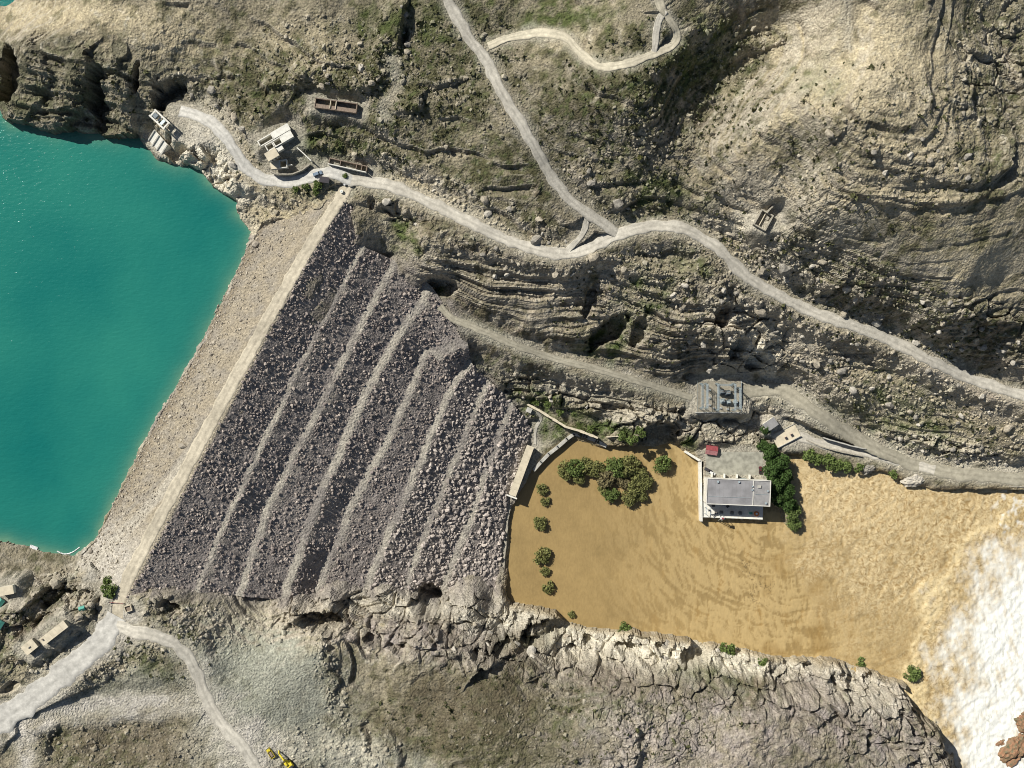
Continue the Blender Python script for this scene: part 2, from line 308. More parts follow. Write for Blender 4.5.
for u, v, ru, rv, ang, dep in pits:
    rr = KPX * 640 * max(ru, rv) * 2.2
    p = at(u, v, base_px(u, v))
    ix = slice(np.searchsorted(xs, p[0] - rr), np.searchsorted(xs, p[0] + rr)); iy = slice(np.searchsorted(ys, p[1] - rr), np.searchsorted(ys, p[1] + rr))
    a = math.radians(ang); du = U[iy, ix] - u; dv_ = V[iy, ix] - v
    e = np.hypot((du * math.cos(a) + dv_ * math.sin(a)) / ru, (-du * math.sin(a) + dv_ * math.cos(a)) / rv) + .35 * jit[iy, ix] + .18 * (gv[iy, ix] - .5)
    nearsun = np.clip((du * sun_h.x - dv_ * sun_h.y) / max(ru, rv), -1, 1)       # gentle ramp on the side away from the sun
    Zt[iy, ix] -= dep * (1 - sst(0.75 - .45 * np.clip(nearsun, 0, 1), 1.05, e))

Zt = np.where(sd_lake > 0, LAKE_Z - .4 - np.minimum(14, sd_lake * 0.6), Zt); Zt = np.where(sd_river > 0, -.4 - np.minimum(6, sd_river * 0.5), Zt)
Zt = np.where((sd_river <= 0) & (sd_river > -40), np.maximum(Zt, .45), Zt); Zt = np.where((sd_lake <= 0) & (sd_lake > -30) & (Z0 > 70), np.maximum(Zt, LAKE_Z + .4), Zt)
# beneath the dam
Zt = np.where(sd_dam > 0, np.minimum(Zt, Z0) - 3.2 * sst(-1, 7, sd_dam), Zt)
Zt = np.where((sd_dam <= 0) & (sd_dam > -6), np.minimum(Zt, Z0 + 1.0 - .9 * sd_dam), Zt)
Zt += dout * 0.10 * sst(0, 300, dout) * np.where((sd_lake > 0) | (sd_river > 0), 0, 1) + np.where((sd_lake > 0) | (sd_river > 0), 0, 1) * sst(0, 150, dout) * 22 * fbm(XF, YF, 220, 3, 91)

# ------------------------------------------------------------------ pads and roads cut into the ground
def smooth_line(pts, step=2.0):
    P = [np.array(p, float) for p in pts]; P = [2 * P[0] - P[1]] + P + [2 * P[-1] - P[-2]]
    out = []
    for i in range(1, len(P) - 2):
        a, b, c, d = P[i - 1:i + 3]; m = max(2, int(np.linalg.norm(c - b) / step))
        for k in range(m):
            t = k / m
            out.append(0.5 * ((2 * b) + (-a + c) * t + (2 * a - 5 * b + 4 * c - d) * t * t + (-a + 3 * b - 3 * c + d) * t ** 3))
    out.append(P[-2]); return np.array(out)
roads = [  # name, half width m, points, fixed height
    ('canyon_road', 2.9, [(348, 181), (365, 181), (390, 186), (410, 193), (440, 207), (470, 222), (500, 237), (530, 248), (560, 254), (585, 250), (610, 238), (640, 228), (670, 226), (695, 233), (720, 250), (745, 275), (780, 296), (820, 315), (860, 328), (900, 345), (940, 365), (980, 382), (1030, 398), (1110, 430)], None),
    ('hill_road', 2.6, [(436, -40), (452, 8), (470, 38), (486, 60), (500, 90), (522, 125), (545, 165), (565, 195), (590, 215), (617, 233)], None),
    ('hilltop_track', 2.0, [(488, 46), (510, 38), (540, 33), (565, 37), (580, 52), (600, 66), (625, 64), (650, 55), (672, 45), (677, 32), (667, 16), (660, 2), (655, -40)], None),
    ('track_loop', 1.7, [(654, 52), (656, 38), (658, 22), (664, 10)], None),
    ('link_track', 1.5, [(587, 216), (584, 232), (568, 250)], None),
    ('intake_road', 3.0, [(352, 181), (332, 173), (312, 177), (288, 182), (266, 179), (248, 169), (236, 152), (221, 132), (202, 117), (180, 110)], None),
    ('valley_road', 6.0, [(117, 616), (104, 638), (82, 658), (50, 685), (10, 715), (-70, 765)], None),
    ('quarry_road', 3.2, [(116, 626), (135, 632), (155, 636), (177, 646), (193, 665), (205, 695), (222, 725), (245, 750), (275, 800)], None),
    ('worn_track', 3.6, [(15, 728), (60, 714), (110, 706), (165, 703), (203, 704)], None),
    ('yard_track', 2.6, [(18, 715), (24, 745), (30, 800)], None),
    ('bench_road', 1.9, [(440, 306), (452, 318), (480, 330), (520, 347), (560, 360), (600, 370), (640, 382), (692, 398)], None),
    ('river_road', 3.8, [(738, 394), (775, 389), (800, 401), (830, 422), (860, 440), (890, 455), (920, 466), (960, 474), (1024, 479), (1110, 486)], None),
    ('waterside_road', 2.8, [(790, 433), (820, 443), (860, 451), (900, 461), (935, 470)], None),
    ('footpath', 1.0, [(393, 62), (397, 85), (386, 100), (383, 114)], None),
    ('garden_path', 0.9, [(537, 412), (541, 418), (536, 428), (535, 444)], None),
    ('survey_track', 0.9, [(849, -40), (848, 0), (847, 46)], None),
    ('crest_road', 3.3, [(350, 183), (341, 197), (316, 236), (288, 284), (250, 352), (216, 414), (178, 484), (147, 542), (121, 596), (117, 622)], 'crest'),
]
SOFT = ('worn_track', 'yard_track', 'footpath', 'survey_track')
def build_profile(pts, fixed, built):
    P = smooth_line(pts, 3.0)
    z = np.array([base_px(*p) for p in P])
    if fixed == 'crest':
        z[:] = CREST_Z + .12
    else:
        for _ in range(12): z[1:-1] = (z[:-2] + z[1:-1] * 2 + z[2:]) / 4
    w = np.array([at(p[0], p[1], zz) for p, zz in zip(P, z)])
    if fixed is None and built:
        allp = np.concatenate(built)
        for e in (0, -1):
            d = np.hypot(allp[:, 0] - w[e, 0], allp[:, 1] - w[e, 1]); k = d.argmin()
            if d[k] < 14:
                dz = allp[k, 2] - w[e, 2]; al_ = np.hypot(w[:, 0] - w[e, 0], w[:, 1] - w[e, 1])
                zz = w[:, 2] + dz * np.clip(1 - np.maximum(0, al_ - 6) / 30, 0, 1)
                w = np.array([at(p[0], p[1], z_) for p, z_ in zip(P, zz)])
    return w
pads = [  # polygon, height
    ([(703, 450), (764, 450), (770, 480), (768, 498), (704, 498)], 5.0), ([(692, 378), (745, 376), (748, 412), (692, 413)], 22.6),
    ([(170, 106), (200, 112), (222, 132), (212, 142), (172, 140)], 91.0), ([(252, 138), (288, 118), (300, 128), (302, 150), (276, 162), (262, 156)], 98.0), ([(266, 158), (314, 158), (314, 172), (268, 176)], 93.6),
    ([(312, 96), (362, 104), (362, 116), (312, 110)], 111.0), ([(326, 160), (372, 168), (372, 178), (326, 171)], 92.5), ([(18, 648), (60, 616), (74, 628), (30, 660)], 98.5), ([(0, 584), (16, 582), (18, 600), (0, 602)], 93.5),
    ([(758, 214), (776, 210), (782, 224), (766, 234), (756, 228)], 110.0), ([(764, 418), (782, 416), (784, 432), (766, 434)], 12.0), ([(774, 434), (802, 428), (806, 446), (786, 450)], 9.0),
    ([(526, 442), (538, 446), (520, 500), (504, 496)], 4.2), ([(145, 136), (153, 131), (166, 147), (158, 153)], 80.0), ([(128, 604), (140, 604), (140, 616), (124, 616)], 90.5), ([(95, 560), (118, 572), (112, 600), (88, 580)], 84.0)]
PADMASK = np.zeros(X.shape, np.float32)
for poly, z in pads:
    pw = W(poly, z); lo = pw.min(0) - 14; hi = pw.max(0) + 14
    ix = slice(np.searchsorted(xs, lo[0]), np.searchsorted(xs, hi[0])); iy = slice(np.searchsorted(ys, lo[1]), np.searchsorted(ys, hi[1]))
    s = sdist(pw, X[iy, ix], Y[iy, ix]); m = sst(-6, -0.3, s + 1.2 * np.minimum(jit[iy, ix], .2)); m = np.where(s > 0, 1, m)
    Zt[iy, ix] += 7 * m * (1 - m) * ((gv[iy, ix] - .5) + .4 * rd[iy, ix]) * .8
    Zt[iy, ix] = Zt[iy, ix] * (1 - m) + (z + .05 * jit[iy, ix]) * m; PADMASK[iy, ix] = np.maximum(PADMASK[iy, ix], m)
profiles = []; ROADMASK = np.zeros(X.shape, np.float32)
RZ = np.full(X.shape, 1e9); RD = np.full(X.shape, 1e9)
for name, hw, pts, fx in roads:
    w = build_profile(pts, fx, profiles); profiles.append(w)
    for a, b in zip(w[:-1], w[1:]):
        mg = hw + 15
        ix = slice(np.searchsorted(xs, min(a[0], b[0]) - mg), np.searchsorted(xs, max(a[0], b[0]) + mg)); iy = slice(np.searchsorted(ys, min(a[1], b[1]) - mg), np.searchsorted(ys, max(a[1], b[1]) + mg))
        sx = X[iy, ix]; sy = Y[iy, ix]
        if sx.size == 0: continue
        ex, ey = b[0] - a[0], b[1] - a[1]; t = np.clip(((sx - a[0]) * ex + (sy - a[1]) * ey) / (ex * ex + ey * ey + 1e-9), 0, 1)
        d = np.hypot(sx - a[0] - t * ex, sy - a[1] - t * ey) - hw
        zz = a[2] + t * (b[2] - a[2])
        nn = d < RD[iy, ix]
        inner = (d < 0) & (RD[iy, ix] < 0)
        RZ[iy, ix] = np.where(inner, np.minimum(zz, RZ[iy, ix]), np.where(nn, zz, RZ[iy, ix])); RD[iy, ix] = np.minimum(d, RD[iy, ix])
rm = 1 - sst(0.9, 12.0, RD + 2.0 * jit)
rm = np.where(RD < 0.9, 1, rm)
Zt = Zt + np.where((RD < 14) & (RD > .9), 4 * rm * (1 - rm) * ((gv - .5) * 1.2 + .4 * rd) * rocky, 0)
Zt = np.where(RD < 14, Zt * (1 - rm) + (RZ - 0.16) * rm, Zt)
ROADMASK = (1 - sst(-.5, np.where(V > 600, 9.0, 5.0), RD + 2.5 * jit + 2.0 * jit2)) * (.75 + .25 * sst(-.3, .3, jit))
Zt = np.where(sd_dam > 2, np.minimum(Zt, np.minimum(Z0, CREST_Z) - 2.0), Zt)

Zt = np.where(sd_river > .3, np.minimum(Zt, -.4 - np.minimum(6, sd_river * 0.5)), Zt)
ZI = Zt[len(oy):len(oy) + len(yi_), len(ox):len(ox) + len(xi_)]
def ground(x, y):
    return bil(ZI, xi_[0], yi_[0], DX, DX, np.asarray(x, float), np.asarray(y, float))
def gpx(u, v):
    z = base_px(u, v)
    for _ in range(8):
        p = at(u, v, z); z = 0.5 * z + 0.5 * float(ground(p[0], p[1]))
    p = at(u, v, z); return (p[0], p[1], float(ground(p[0], p[1])))

# ------------------------------------------------------------------ ground colours (what the soil, scrub and rock are made of)
def col(r, g, b): return np.array([r, g, b], np.float32)
TAN = col(.48, .41, .27); OLIVE = col(.098, .094, .048); ROCK = col(.37, .33, .262); PALE = col(.56, .515, .41); GREEN = col(.075, .105, .03); BROWN = col(.20, .160, .118)
GREYGR = col(.30, .30, .24); PINK = col(.40, .335, .275); DARK = col(.11, .105, .075)
def mix(c, d, m): return c * (1 - m[..., None]) + d * m[..., None]
gy, gx = np.gradient(Zt); gx /= np.gradient(xs)[None, :]; gy /= np.gradient(ys)[:, None]
slope = np.hypot(gx, gy)
n1 = fbm(XF, YF, 34, 4, 101, .6); n2 = fbm(XF, YF, 9, 4, 111, .62); n3 = fbm(XF, YF, 90, 2, 121)
tanm = ells([(840, 212, 70, 26, 10, 1), (790, 185, 50, 40, -30, .8), (900, 380, 150, 34, 22, .9), (870, 100, 130, 85, 20), (760, 150, 100, 40, -35, .9), (870, 200, 140, 45, 10, .8), (985, 250, 80, 40, 10, .9), (60, 18, 110, 18, 0, .8), (170, 40, 90, 24, 10, .55), (300, 55, 60, 35, 0, .55), (800, 60, 60, 60, 0, .7), (590, 45, 60, 20, 0, .5),
             (760, 250, 70, 30, 30, .6), (900, 390, 140, 45, 22, .65), (120, 560, 70, 30, -50, .8), (290, 210, 60, 25, -20, .9), (340, 625, 90, 25, 0, .55), (225, 160, 60, 45, 40, .8), (460, 205, 100, 16, 25, .7), (640, 320, 120, 60, 0, .25), (560, 640, 120, 22, 8, .6)], .5, .35)
olv = ells([(803, 145, 30, 20, -30, 1), (990, 150, 30, 60, 20, .8), (920, 235, 90, 14, 5, .7), (330, 110, 130, 60, 10), (430, 60, 80, 70, 10), (520, 170, 60, 60, 30, .8), (650, 90, 120, 80, -20, 1), (560, 10, 80, 25, 0, .8), (820, 255, 60, 25, 10, .7), (900, 290, 130, 40, 20, .9), (1000, 60, 60, 90, 0, .7), (470, 710, 100, 55, 0, .9), (650, 700, 120, 40, 0, .8), (860, 720, 120, 50, 0, .8),
            (250, 70, 60, 40, 0, .7), (60, 90, 110, 45, 0, .6), (50, 610, 80, 50, -30, .8), (180, 620, 70, 25, 0, .5), (100, 750, 80, 25, 0, .8), (810, 150, 40, 30, 0, .7), (520, 370, 40, 15, 10, .9), (640, 200, 50, 30, 0, .7)], .5, .4)
grn = ells([(640, 300, 20, 40, 25, .6), (605, 345, 22, 16, 0, .8), (545, 405, 40, 9, 18, 1), (545, 425, 18, 14, 0, 1), (610, 432, 32, 9, 5, 1), (900, 410, 60, 30, 20, .55), (690, 265, 20, 14, 20, .5), (660, 190, 40, 18, 20, .5), (560, 15, 60, 14, 0, .5), (30, 95, 30, 20, 0, .5), (430, 305, 14, 14, 0, .8), (405, 240, 16, 18, 0, .6),
            (440, 320, 30, 9, 30, .5), (320, 150, 40, 14, 0, .5), (310, 190, 40, 9, 0, .5), (540, 735, 70, 30, 0, .55), (690, 690, 40, 14, 0, .5), (820, 460, 30, 7, 10, .9), (110, 590, 6, 8, 0, 1), (700, 60, 60, 30, -30, .5), (150, 660, 30, 14, 10, .35), (400, 20, 60, 20, 0, .4), (690, 445, 10, 8, 0, .8), (110, 640, 40, 6, -30, .3), (140, 630, 20, 4, 20, .6), (300, 155, 14, 8, 0, .9), (180, 112, 20, 4, 25, .8), (222, 140, 30, 4, 52, .8), (630, 385, 60, 6, 12, .3), (820, 80, 30, 20, 0, .3), (710, 680, 60, 20, 0, .4), (530, 645, 50, 6, -10, .6), (510, 645, 18, 8, 0, .7)], .6, .5)
grey = ells([(265, 690, 85, 66, 35, 1), (330, 750, 70, 26, 10, .9), (240, 745, 50, 30, 0, .8), (400, 755, 40, 14, 25, .7), (120, 690, 70, 18, -15, .7), (560, 385, 70, 14, 12, .6), (480, 330, 60, 9, 20, .6), (800, 400, 40, 20, 20, .5), (530, 430, 30, 25, 0, .4)], .5, .3)
palem = ells([(205, 155, 36, 24, 45, 1), (230, 190, 30, 14, 20, .8), (420, 600, 90, 18, 5, .5), (480, 610, 50, 22, 8, .8), (610, 655, 80, 18, 8, .75), (760, 345, 30, 22, 40, .8), (640, 420, 40, 14, 0, .7), (740, 425, 50, 18, 0, .6), (950, 452, 90, 14, 12, .7), (745, 222, 16, 14, 0, .9), (470, 215, 60, 10, 25, .5), (720, 330, 40, 40, 0, .3), (800, 668, 130, 20, 8, .9), (640, 650, 110, 16, 8, .9), (250, 745, 60, 22, 0, .8), (350, 750, 40, 14, 20, .6), (215, 115, 30, 12, 40, .7), (160, 138, 14, 10, 0, .9)], .5, .4)
whit = ells([(210, 160, 32, 20, 48, 1), (232, 192, 26, 10, 20, .7), (160, 140, 10, 8, 0, 1), (755, 350, 16, 12, 40, .8), (770, 372, 10, 6, 40, .8), (735, 322, 10, 6, 40, .7), (660, 445, 14, 5, 0, .4), (640, 652, 90, 14, 8, 1), (500, 614, 55, 16, 8, .9), (400, 604, 60, 12, 5, .7), (770, 668, 80, 13, 6, .9), (865, 690, 50, 20, 20, .6), (560, 640, 40, 10, 10, .7)], .5, .4)
pnk = ells([(770, 195, 60, 30, 0, .3), (840, 370, 90, 30, 20, .6), (960, 390, 60, 18, 22, .8), (700, 740, 90, 30, 0, .5), (870, 690, 60, 30, 0, .6), (40, 600, 60, 40, 0, .4), (120, 745, 60, 20, 0, .5), (600, 310, 90, 40, 0, .4), (560, 390, 60, 20, 0, .4)], .5, .3)
COL = np.broadcast_to(col(.252, .222, .155), X.shape + (3,)).copy()
COL = mix(COL, TAN, np.clip(tanm * (.9 + .35 * n2), 0, 1))
COL = mix(COL, OLIVE, np.clip(olv * (.72 + .75 * n2 + .35 * n1), 0, .95))
COL = mix(COL, GREYGR, np.clip(grey, 0, 1)); COL = mix(COL, PINK, np.clip(pnk * (.6 + .6 * n2), 0, 1))
COL = mix(COL, PALE, np.clip(palem * (.8 + .6 * n2), 0, 1))
rockm = np.clip(sst(.55, 1.1, slope) * (.55 + .45 * rocky) + .5 * strata * sst(-.1, .5, n2) + .6 * crack * sst(.3, .6, vv), 0, .9) * (1 - .6 * grn)
rcol = mix(np.broadcast_to(ROCK, COL.shape), np.broadcast_to(BROWN, COL.shape), sst(.0, .8, n1 + .5 * n2)); rcol = mix(rcol, np.broadcast_to(PALE, COL.shape), np.clip(palem * .8 + tanm * .3, 0, 1))
COL = mix(COL, rcol, rockm)
scr = sst(.12, .55, n2 + .35 * n1 - .25 * tanm + .3 * olv) * (1 - palem * .7) * (1 - grey * .6)
COL = mix(COL, OLIVE * .9, np.clip(scr * .62, 0, 1))
pb = sst(.35, .8, fbm(XF, YF, 5, 3, 131, .65)) * (1 - .5 * grn)
COL = mix(COL, PALE * .92, np.clip(pb * .55 * (.35 + .65 * rocky + .3 * tanm), 0, 1))
spk = sst(.15, .5, fbm(XF, YF, 4.5, 3, 161, .7)) * sst(-.25, .35, n1 + .4 * olv)
COL = mix(COL, col(.088, .105, .042), np.clip(spk * (.55 * olv + .28) * (1 - palem) * (1 - .6 * grey) * (1 - .55 * tanm), 0, .85))
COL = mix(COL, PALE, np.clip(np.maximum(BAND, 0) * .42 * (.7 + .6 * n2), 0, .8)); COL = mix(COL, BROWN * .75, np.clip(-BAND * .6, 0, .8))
COL = mix(COL, GREEN, np.clip(grn * (.75 + .9 * n2), 0, .93))
COL = mix(COL, DARK, np.clip(crack * (1 - sst(.03, .15, f2 - f1)) * .9, 0, 1))
brn = ells([(470, 712, 85, 42, 0, .8), (540, 745, 60, 22, 0, .6), (650, 690, 80, 12, 8, .7), (120, 745, 70, 18, 0, .6), (820, 740, 60, 30, 0, .4)], .6, .4)
COL = mix(COL, col(.145, .120, .078), np.clip(brn * (.9 + .5 * n2), 0, .9))
mauve = ells([(700, 735, 130, 45, 0, .6), (860, 715, 90, 50, 15, .6), (430, 640, 90, 22, 6, .6), (640, 690, 90, 24, 5, .4)], .5, .4)
COL = mix(COL, col(.37, .325, .30), np.clip(mauve * (.6 + .7 * n2 + .5 * (vv - .5)), 0, .9))
COL = mix(COL, col(.62, .58, .475), np.clip(whit * (.75 + .5 * n2), 0, .9))
lk = sst(-9, -2, sd_lake) * (sd_lake < 0)
COL = mix(COL, PALE * .85, np.clip(lk * .5, 0, 1) * (U > 140))
rk = sst(-4, 0, sd_river) * (sd_river < 0.5)
COL = mix(COL, col(.30, .235, .13), np.clip(rk * .6, 0, 1))
dust = np.clip(ROADMASK * (.75 + .3 * n2), 0, 1)
COL = mix(COL, col(.43, .40, .325), dust * .8)
worn = ells([(116, 628, 20, 18, 0, 1), (85, 660, 36, 16, -40, .8), (20, 715, 40, 18, -30, .8), (215, 715, 14, 40, -20, .6), (95, 562, 22, 16, -30, .9), (120, 704, 90, 8, -4, 1), (30, 725, 24, 14, -20, 1), (26, 755, 7, 24, 0, .9), (245, 745, 34, 26, 20, .9), (150, 715, 60, 6, -8, .6), (60, 690, 50, 12, -35, .5)], .6, .5)
COL = mix(COL, col(.46, .43, .375), np.clip(worn * (.7 + .6 * n2), 0, .9))
COL = mix(COL, col(.40, .375, .315), PADMASK * .6)
dme = sst(-9, 1, sd_dam) * (V > 235) * (.8 + .6 * n2) * (U > 150)
COL = mix(COL, col(.235, .21, .19), np.clip(dme * .7, 0, 1))
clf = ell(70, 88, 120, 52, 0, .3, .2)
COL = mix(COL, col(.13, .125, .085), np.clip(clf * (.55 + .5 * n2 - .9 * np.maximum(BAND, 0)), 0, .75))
COL *= (1 + .16 * n3 + .18 * fbm(XF, YF, 3.2, 3, 141, .7))[..., None]
COL = np.clip(COL, .02, .8)

# ------------------------------------------------------------------ materials
def nodes(name):
    m = bpy.data.materials.new(name); m.use_nodes = True
    return m, m.node_tree, m.node_tree.nodes['Principled BSDF']
def mk(name, c, rough=.8, scale=1.2, var=.25, bump=.15, metal=0.0, dirt=None):
    m, t, b = nodes(name)
    geo = t.nodes.new('ShaderNodeNewGeometry')
    nz = t.nodes.new('ShaderNodeTexNoise'); nz.inputs['Scale'].default_value = scale; nz.inputs['Detail'].default_value = 5
    t.links.new(geo.outputs['Position'], nz.inputs['Vector'])
    cr = t.nodes.new('ShaderNodeValToRGB')
    d = dirt or tuple(x * (1 - var * 1.6) for x in c)
    cr.color_ramp.elements[0].position = .3; cr.color_ramp.elements[1].position = .62
    cr.color_ramp.elements[0].color = (*d, 1); cr.color_ramp.elements[1].color = (*c, 1)
    t.links.new(nz.outputs['Fac'], cr.inputs['Fac']); t.links.new(cr.outputs['Color'], b.inputs['Base Color'])
    b.inputs['Roughness'].default_value = rough; b.inputs['Metallic'].default_value = metal; b.inputs['Specular IOR Level'].default_value = .25
    if bump:
        bp = t.nodes.new('ShaderNodeBump'); bp.inputs['Strength'].default_value = bump; bp.inputs['Distance'].default_value = .2
        t.links.new(nz.outputs['Fac'], bp.inputs['Height']); t.links.new(bp.outputs['Normal'], b.inputs['Normal'])
    return m
def mk_attr(name, rough=.95, s1=.9, s2=3.0, var=.35, bump=.7, dist=.6):
    m, t, b = nodes(name)
    at_ = t.nodes.new('ShaderNodeAttribute'); at_.attribute_name = 'Col'
    geo = t.nodes.new('ShaderNodeNewGeometry')
    na = t.nodes.new('ShaderNodeTexNoise'); na.inputs['Scale'].default_value = s1; na.inputs['Detail'].default_value = 6; na.inputs['Roughness'].default_value = .7
    t.links.new(geo.outputs['Position'], na.inputs['Vector'])
    mr = t.nodes.new('ShaderNodeMapRange'); mr.inputs['From Min'].default_value = .3; mr.inputs['From Max'].default_value = .7
    mr.inputs['To Min'].default_value = 1 - var; mr.inputs['To Max'].default_value = 1 + var
    t.links.new(na.outputs['Fac'], mr.inputs['Value'])
    mx = t.nodes.new('ShaderNodeVectorMath'); mx.operation = 'SCALE'
    t.links.new(at_.outputs['Color'], mx.inputs[0]); t.links.new(mr.outputs['Result'], mx.inputs['Scale'])
    t.links.new(mx.outputs['Vector'], b.inputs['Base Color'])
    b.inputs['Roughness'].default_value = rough; b.inputs['Specular IOR Level'].default_value = .1
    nb = t.nodes.new('ShaderNodeTexNoise'); nb.inputs['Scale'].default_value = s2; nb.inputs['Detail'].default_value = 4
    t.links.new(geo.outputs['Position'], nb.inputs['Vector'])
    bp = t.nodes.new('ShaderNodeBump'); bp.inputs['Strength'].default_value = bump; bp.inputs['Distance'].default_value = dist
    t.links.new(nb.outputs['Fac'], bp.inputs['Height']); t.links.new(bp.outputs['Normal'], b.inputs['Normal'])
    return m
M = {}
M['ground'] = mk_attr('rocky ground', s1=.9, s2=.8, var=.46, bump=1.0, dist=1.2)
M['rubble'] = mk_attr('loose rock', s1=1.2, s2=2.0, var=.22, bump=.3, dist=.3)
M['road'] = mk_attr('dirt road', s1=.35, s2=1.0, var=.26, bump=.5, dist=.25)
M['concrete'] = mk('weathered concrete', (.50, .485, .43), .85, .5, .2)
M['concrete_grey'] = mk('grey concrete', (.30, .30, .285), .9, .6, .22)
M['white'] = mk('white painted wall', (.74, .72, .64), .8, .7, .12)
M['cream'] = mk('cream roof slab', (.62, .55, .41), .85, .35, .14)
M['roof_grey'] = mk('grey felt roof', (.285, .28, .285), .9, .16, .2)
M['roof_light'] = mk('worn grey roof', (.295, .29, .285), .9, .4, .14)
M['stone'] = mk('rough masonry', (.42, .385, .31), .95, 1.6, .3, .4)
M['mudbrick'] = mk('mud brick', (.28, .22, .17), .95, 1.3, .25, .3)
M['dark'] = mk('dark opening', (.02, .02, .022), .7, 1, .2, 0)
M['glass'] = mk('window glass', (.03, .04, .05), .15, 1, .2, 0)
M['steel'] = mk('galvanised steel', (.50, .58, .60), .5, 1.5, .15, 0, .4)
M['steel_dark'] = mk('dark steel', (.07, .075, .085), .5, 1.5, .2, 0, .4)
M['transformer'] = mk('transformer grey paint', (.20, .235, .25), .55, 1, .2, .05)
M['red'] = mk('red painted sheet', (.30, .07, .075), .6, .9, .2, .1)
M['red_pale'] = mk('faded red sheet', (.42, .19, .19), .7, .9, .2, .1)
M['teal'] = mk('teal paint', (.10, .34, .27), .6, 1, .2, .05)
M['orange'] = mk('orange paint', (.68, .22, .06), .5, 1, .15, .05)
M['yellow'] = mk('yellow machine paint', (.74, .60, .05), .5, 1.2, .2, .05)
M['rubber'] = mk('black rubber', (.025, .025, .025), .85, 2, .2, .1)
M['carwhite'] = mk('white car paint', (.68, .68, .66), .35, 1, .08, 0)
M['carblue'] = mk('blue grey car paint', (.20, .26, .33), .35, 1, .1, 0)
M['cardark'] = mk('dark car paint', (.06, .055, .06), .35, 1, .1, 0)
M['carred'] = mk('maroon car paint', (.11, .03, .03), .35, 1, .1, 0)
M['bark'] = mk('bark', (.13, .10, .07), .95, 3, .3, .4)
M['gravel'] = mk('yard gravel', (.33, .30, .235), .95, .8, .25, .4)
M['slab'] = mk('concrete yard slab', (.36, .35, .285), .9, .35, .26, .2)
def leafmat(name, c):
    m, t, b = nodes(name)
    oi = t.nodes.new('ShaderNodeNewGeometry'); nz = t.nodes.new('ShaderNodeTexNoise'); nz.inputs['Scale'].default_value = .9; nz.inputs['Detail'].default_value = 3
    t.links.new(oi.outputs['Position'], nz.inputs['Vector'])
    cr = t.nodes.new('ShaderNodeValToRGB'); cr.color_ramp.elements[0].position = .34; cr.color_ramp.elements[1].position = .66
    cr.color_ramp.elements[0].color = (*[x * .5 for x in c], 1); cr.color_ramp.elements[1].color = (*[x * 1.45 for x in c], 1)
    t.links.new(nz.outputs['Fac'], cr.inputs['Fac']); t.links.new(cr.outputs['Color'], b.inputs['Base Color'])
    b.inputs['Roughness'].default_value = .7; b.inputs['Specular IOR Level'].default_value = .15
    return m
M['leaf_olive'] = leafmat('olive foliage', (.185, .190, .068)); M['leaf_brown'] = leafmat('brownish foliage', (.19, .165, .085)); M['leaf_dark'] = leafmat('dark green foliage', (.055, .098, .026)); M['leaf_mid'] = leafmat('green foliage', (.13, .175, .052))
M['scrub'] = leafmat('dry scrub', (.085, .088, .04))

# ------------------------------------------------------------------ mesh helpers
def raw_mesh(name, co, quads=None, tris=None, mat=None, smooth=False, cols=None, parent=None):
    me = bpy.data.meshes.new(name); nv = len(co)
    me.vertices.add(nv); me.vertices.foreach_set('co', np.ascontiguousarray(co, np.float32).ravel())
    loops = []; starts = []; tot = 0
    if quads is not None and len(quads):
        loops.append(np.asarray(quads, np.int32).ravel()); starts.append(np.arange(len(quads)) * 4); tot = len(quads) * 4
    if tris is not None and len(tris):
        loops.append(np.asarray(tris, np.int32).ravel()); starts.append(tot + np.arange(len(tris)) * 3)
    lp = np.concatenate(loops); st = np.concatenate(starts)
    me.loops.add(len(lp)); me.loops.foreach_set('vertex_index', lp.astype(np.int32))
    me.polygons.add(len(st)); me.polygons.foreach_set('loop_start', st.astype(np.int32))
    me.update(calc_edges=True)
    me.polygons.foreach_set('use_smooth', np.full(len(st), smooth))
    if cols is not None:
        a = me.color_attributes.new('Col', 'FLOAT_COLOR', 'POINT')
        c4 = np.ones((nv, 4), np.float32); c4[:, :3] = cols; a.data.foreach_set('color', c4.ravel())
    o = bpy.data.objects.new(name, me); C.objects.link(o)
    if mat: me.materials.append(mat)
    if parent: o.parent = parent
    return o
def gridquads(nx, ny):
    i = np.arange(nx - 1)[None, :] + np.arange(ny - 1)[:, None] * nx
    return np.stack([i, i + 1, i + 1 + nx, i + nx], -1).reshape(-1, 4)
def struct(o): o['kind'] = 'structure'; return o
def tag(o, label, cat, group=None):
    o['label'] = label; o['category'] = cat
    if group: o['group'] = group
    return o
def thing(name, label, cat, loc=(0, 0, 0), rz=0, group=None):
    o = bpy.data.objects.new(name, None); C.objects.link(o); o.location = loc; o.rotation_euler = (0, 0, rz); o.empty_display_size = .5
    return tag(o, label, cat, group)
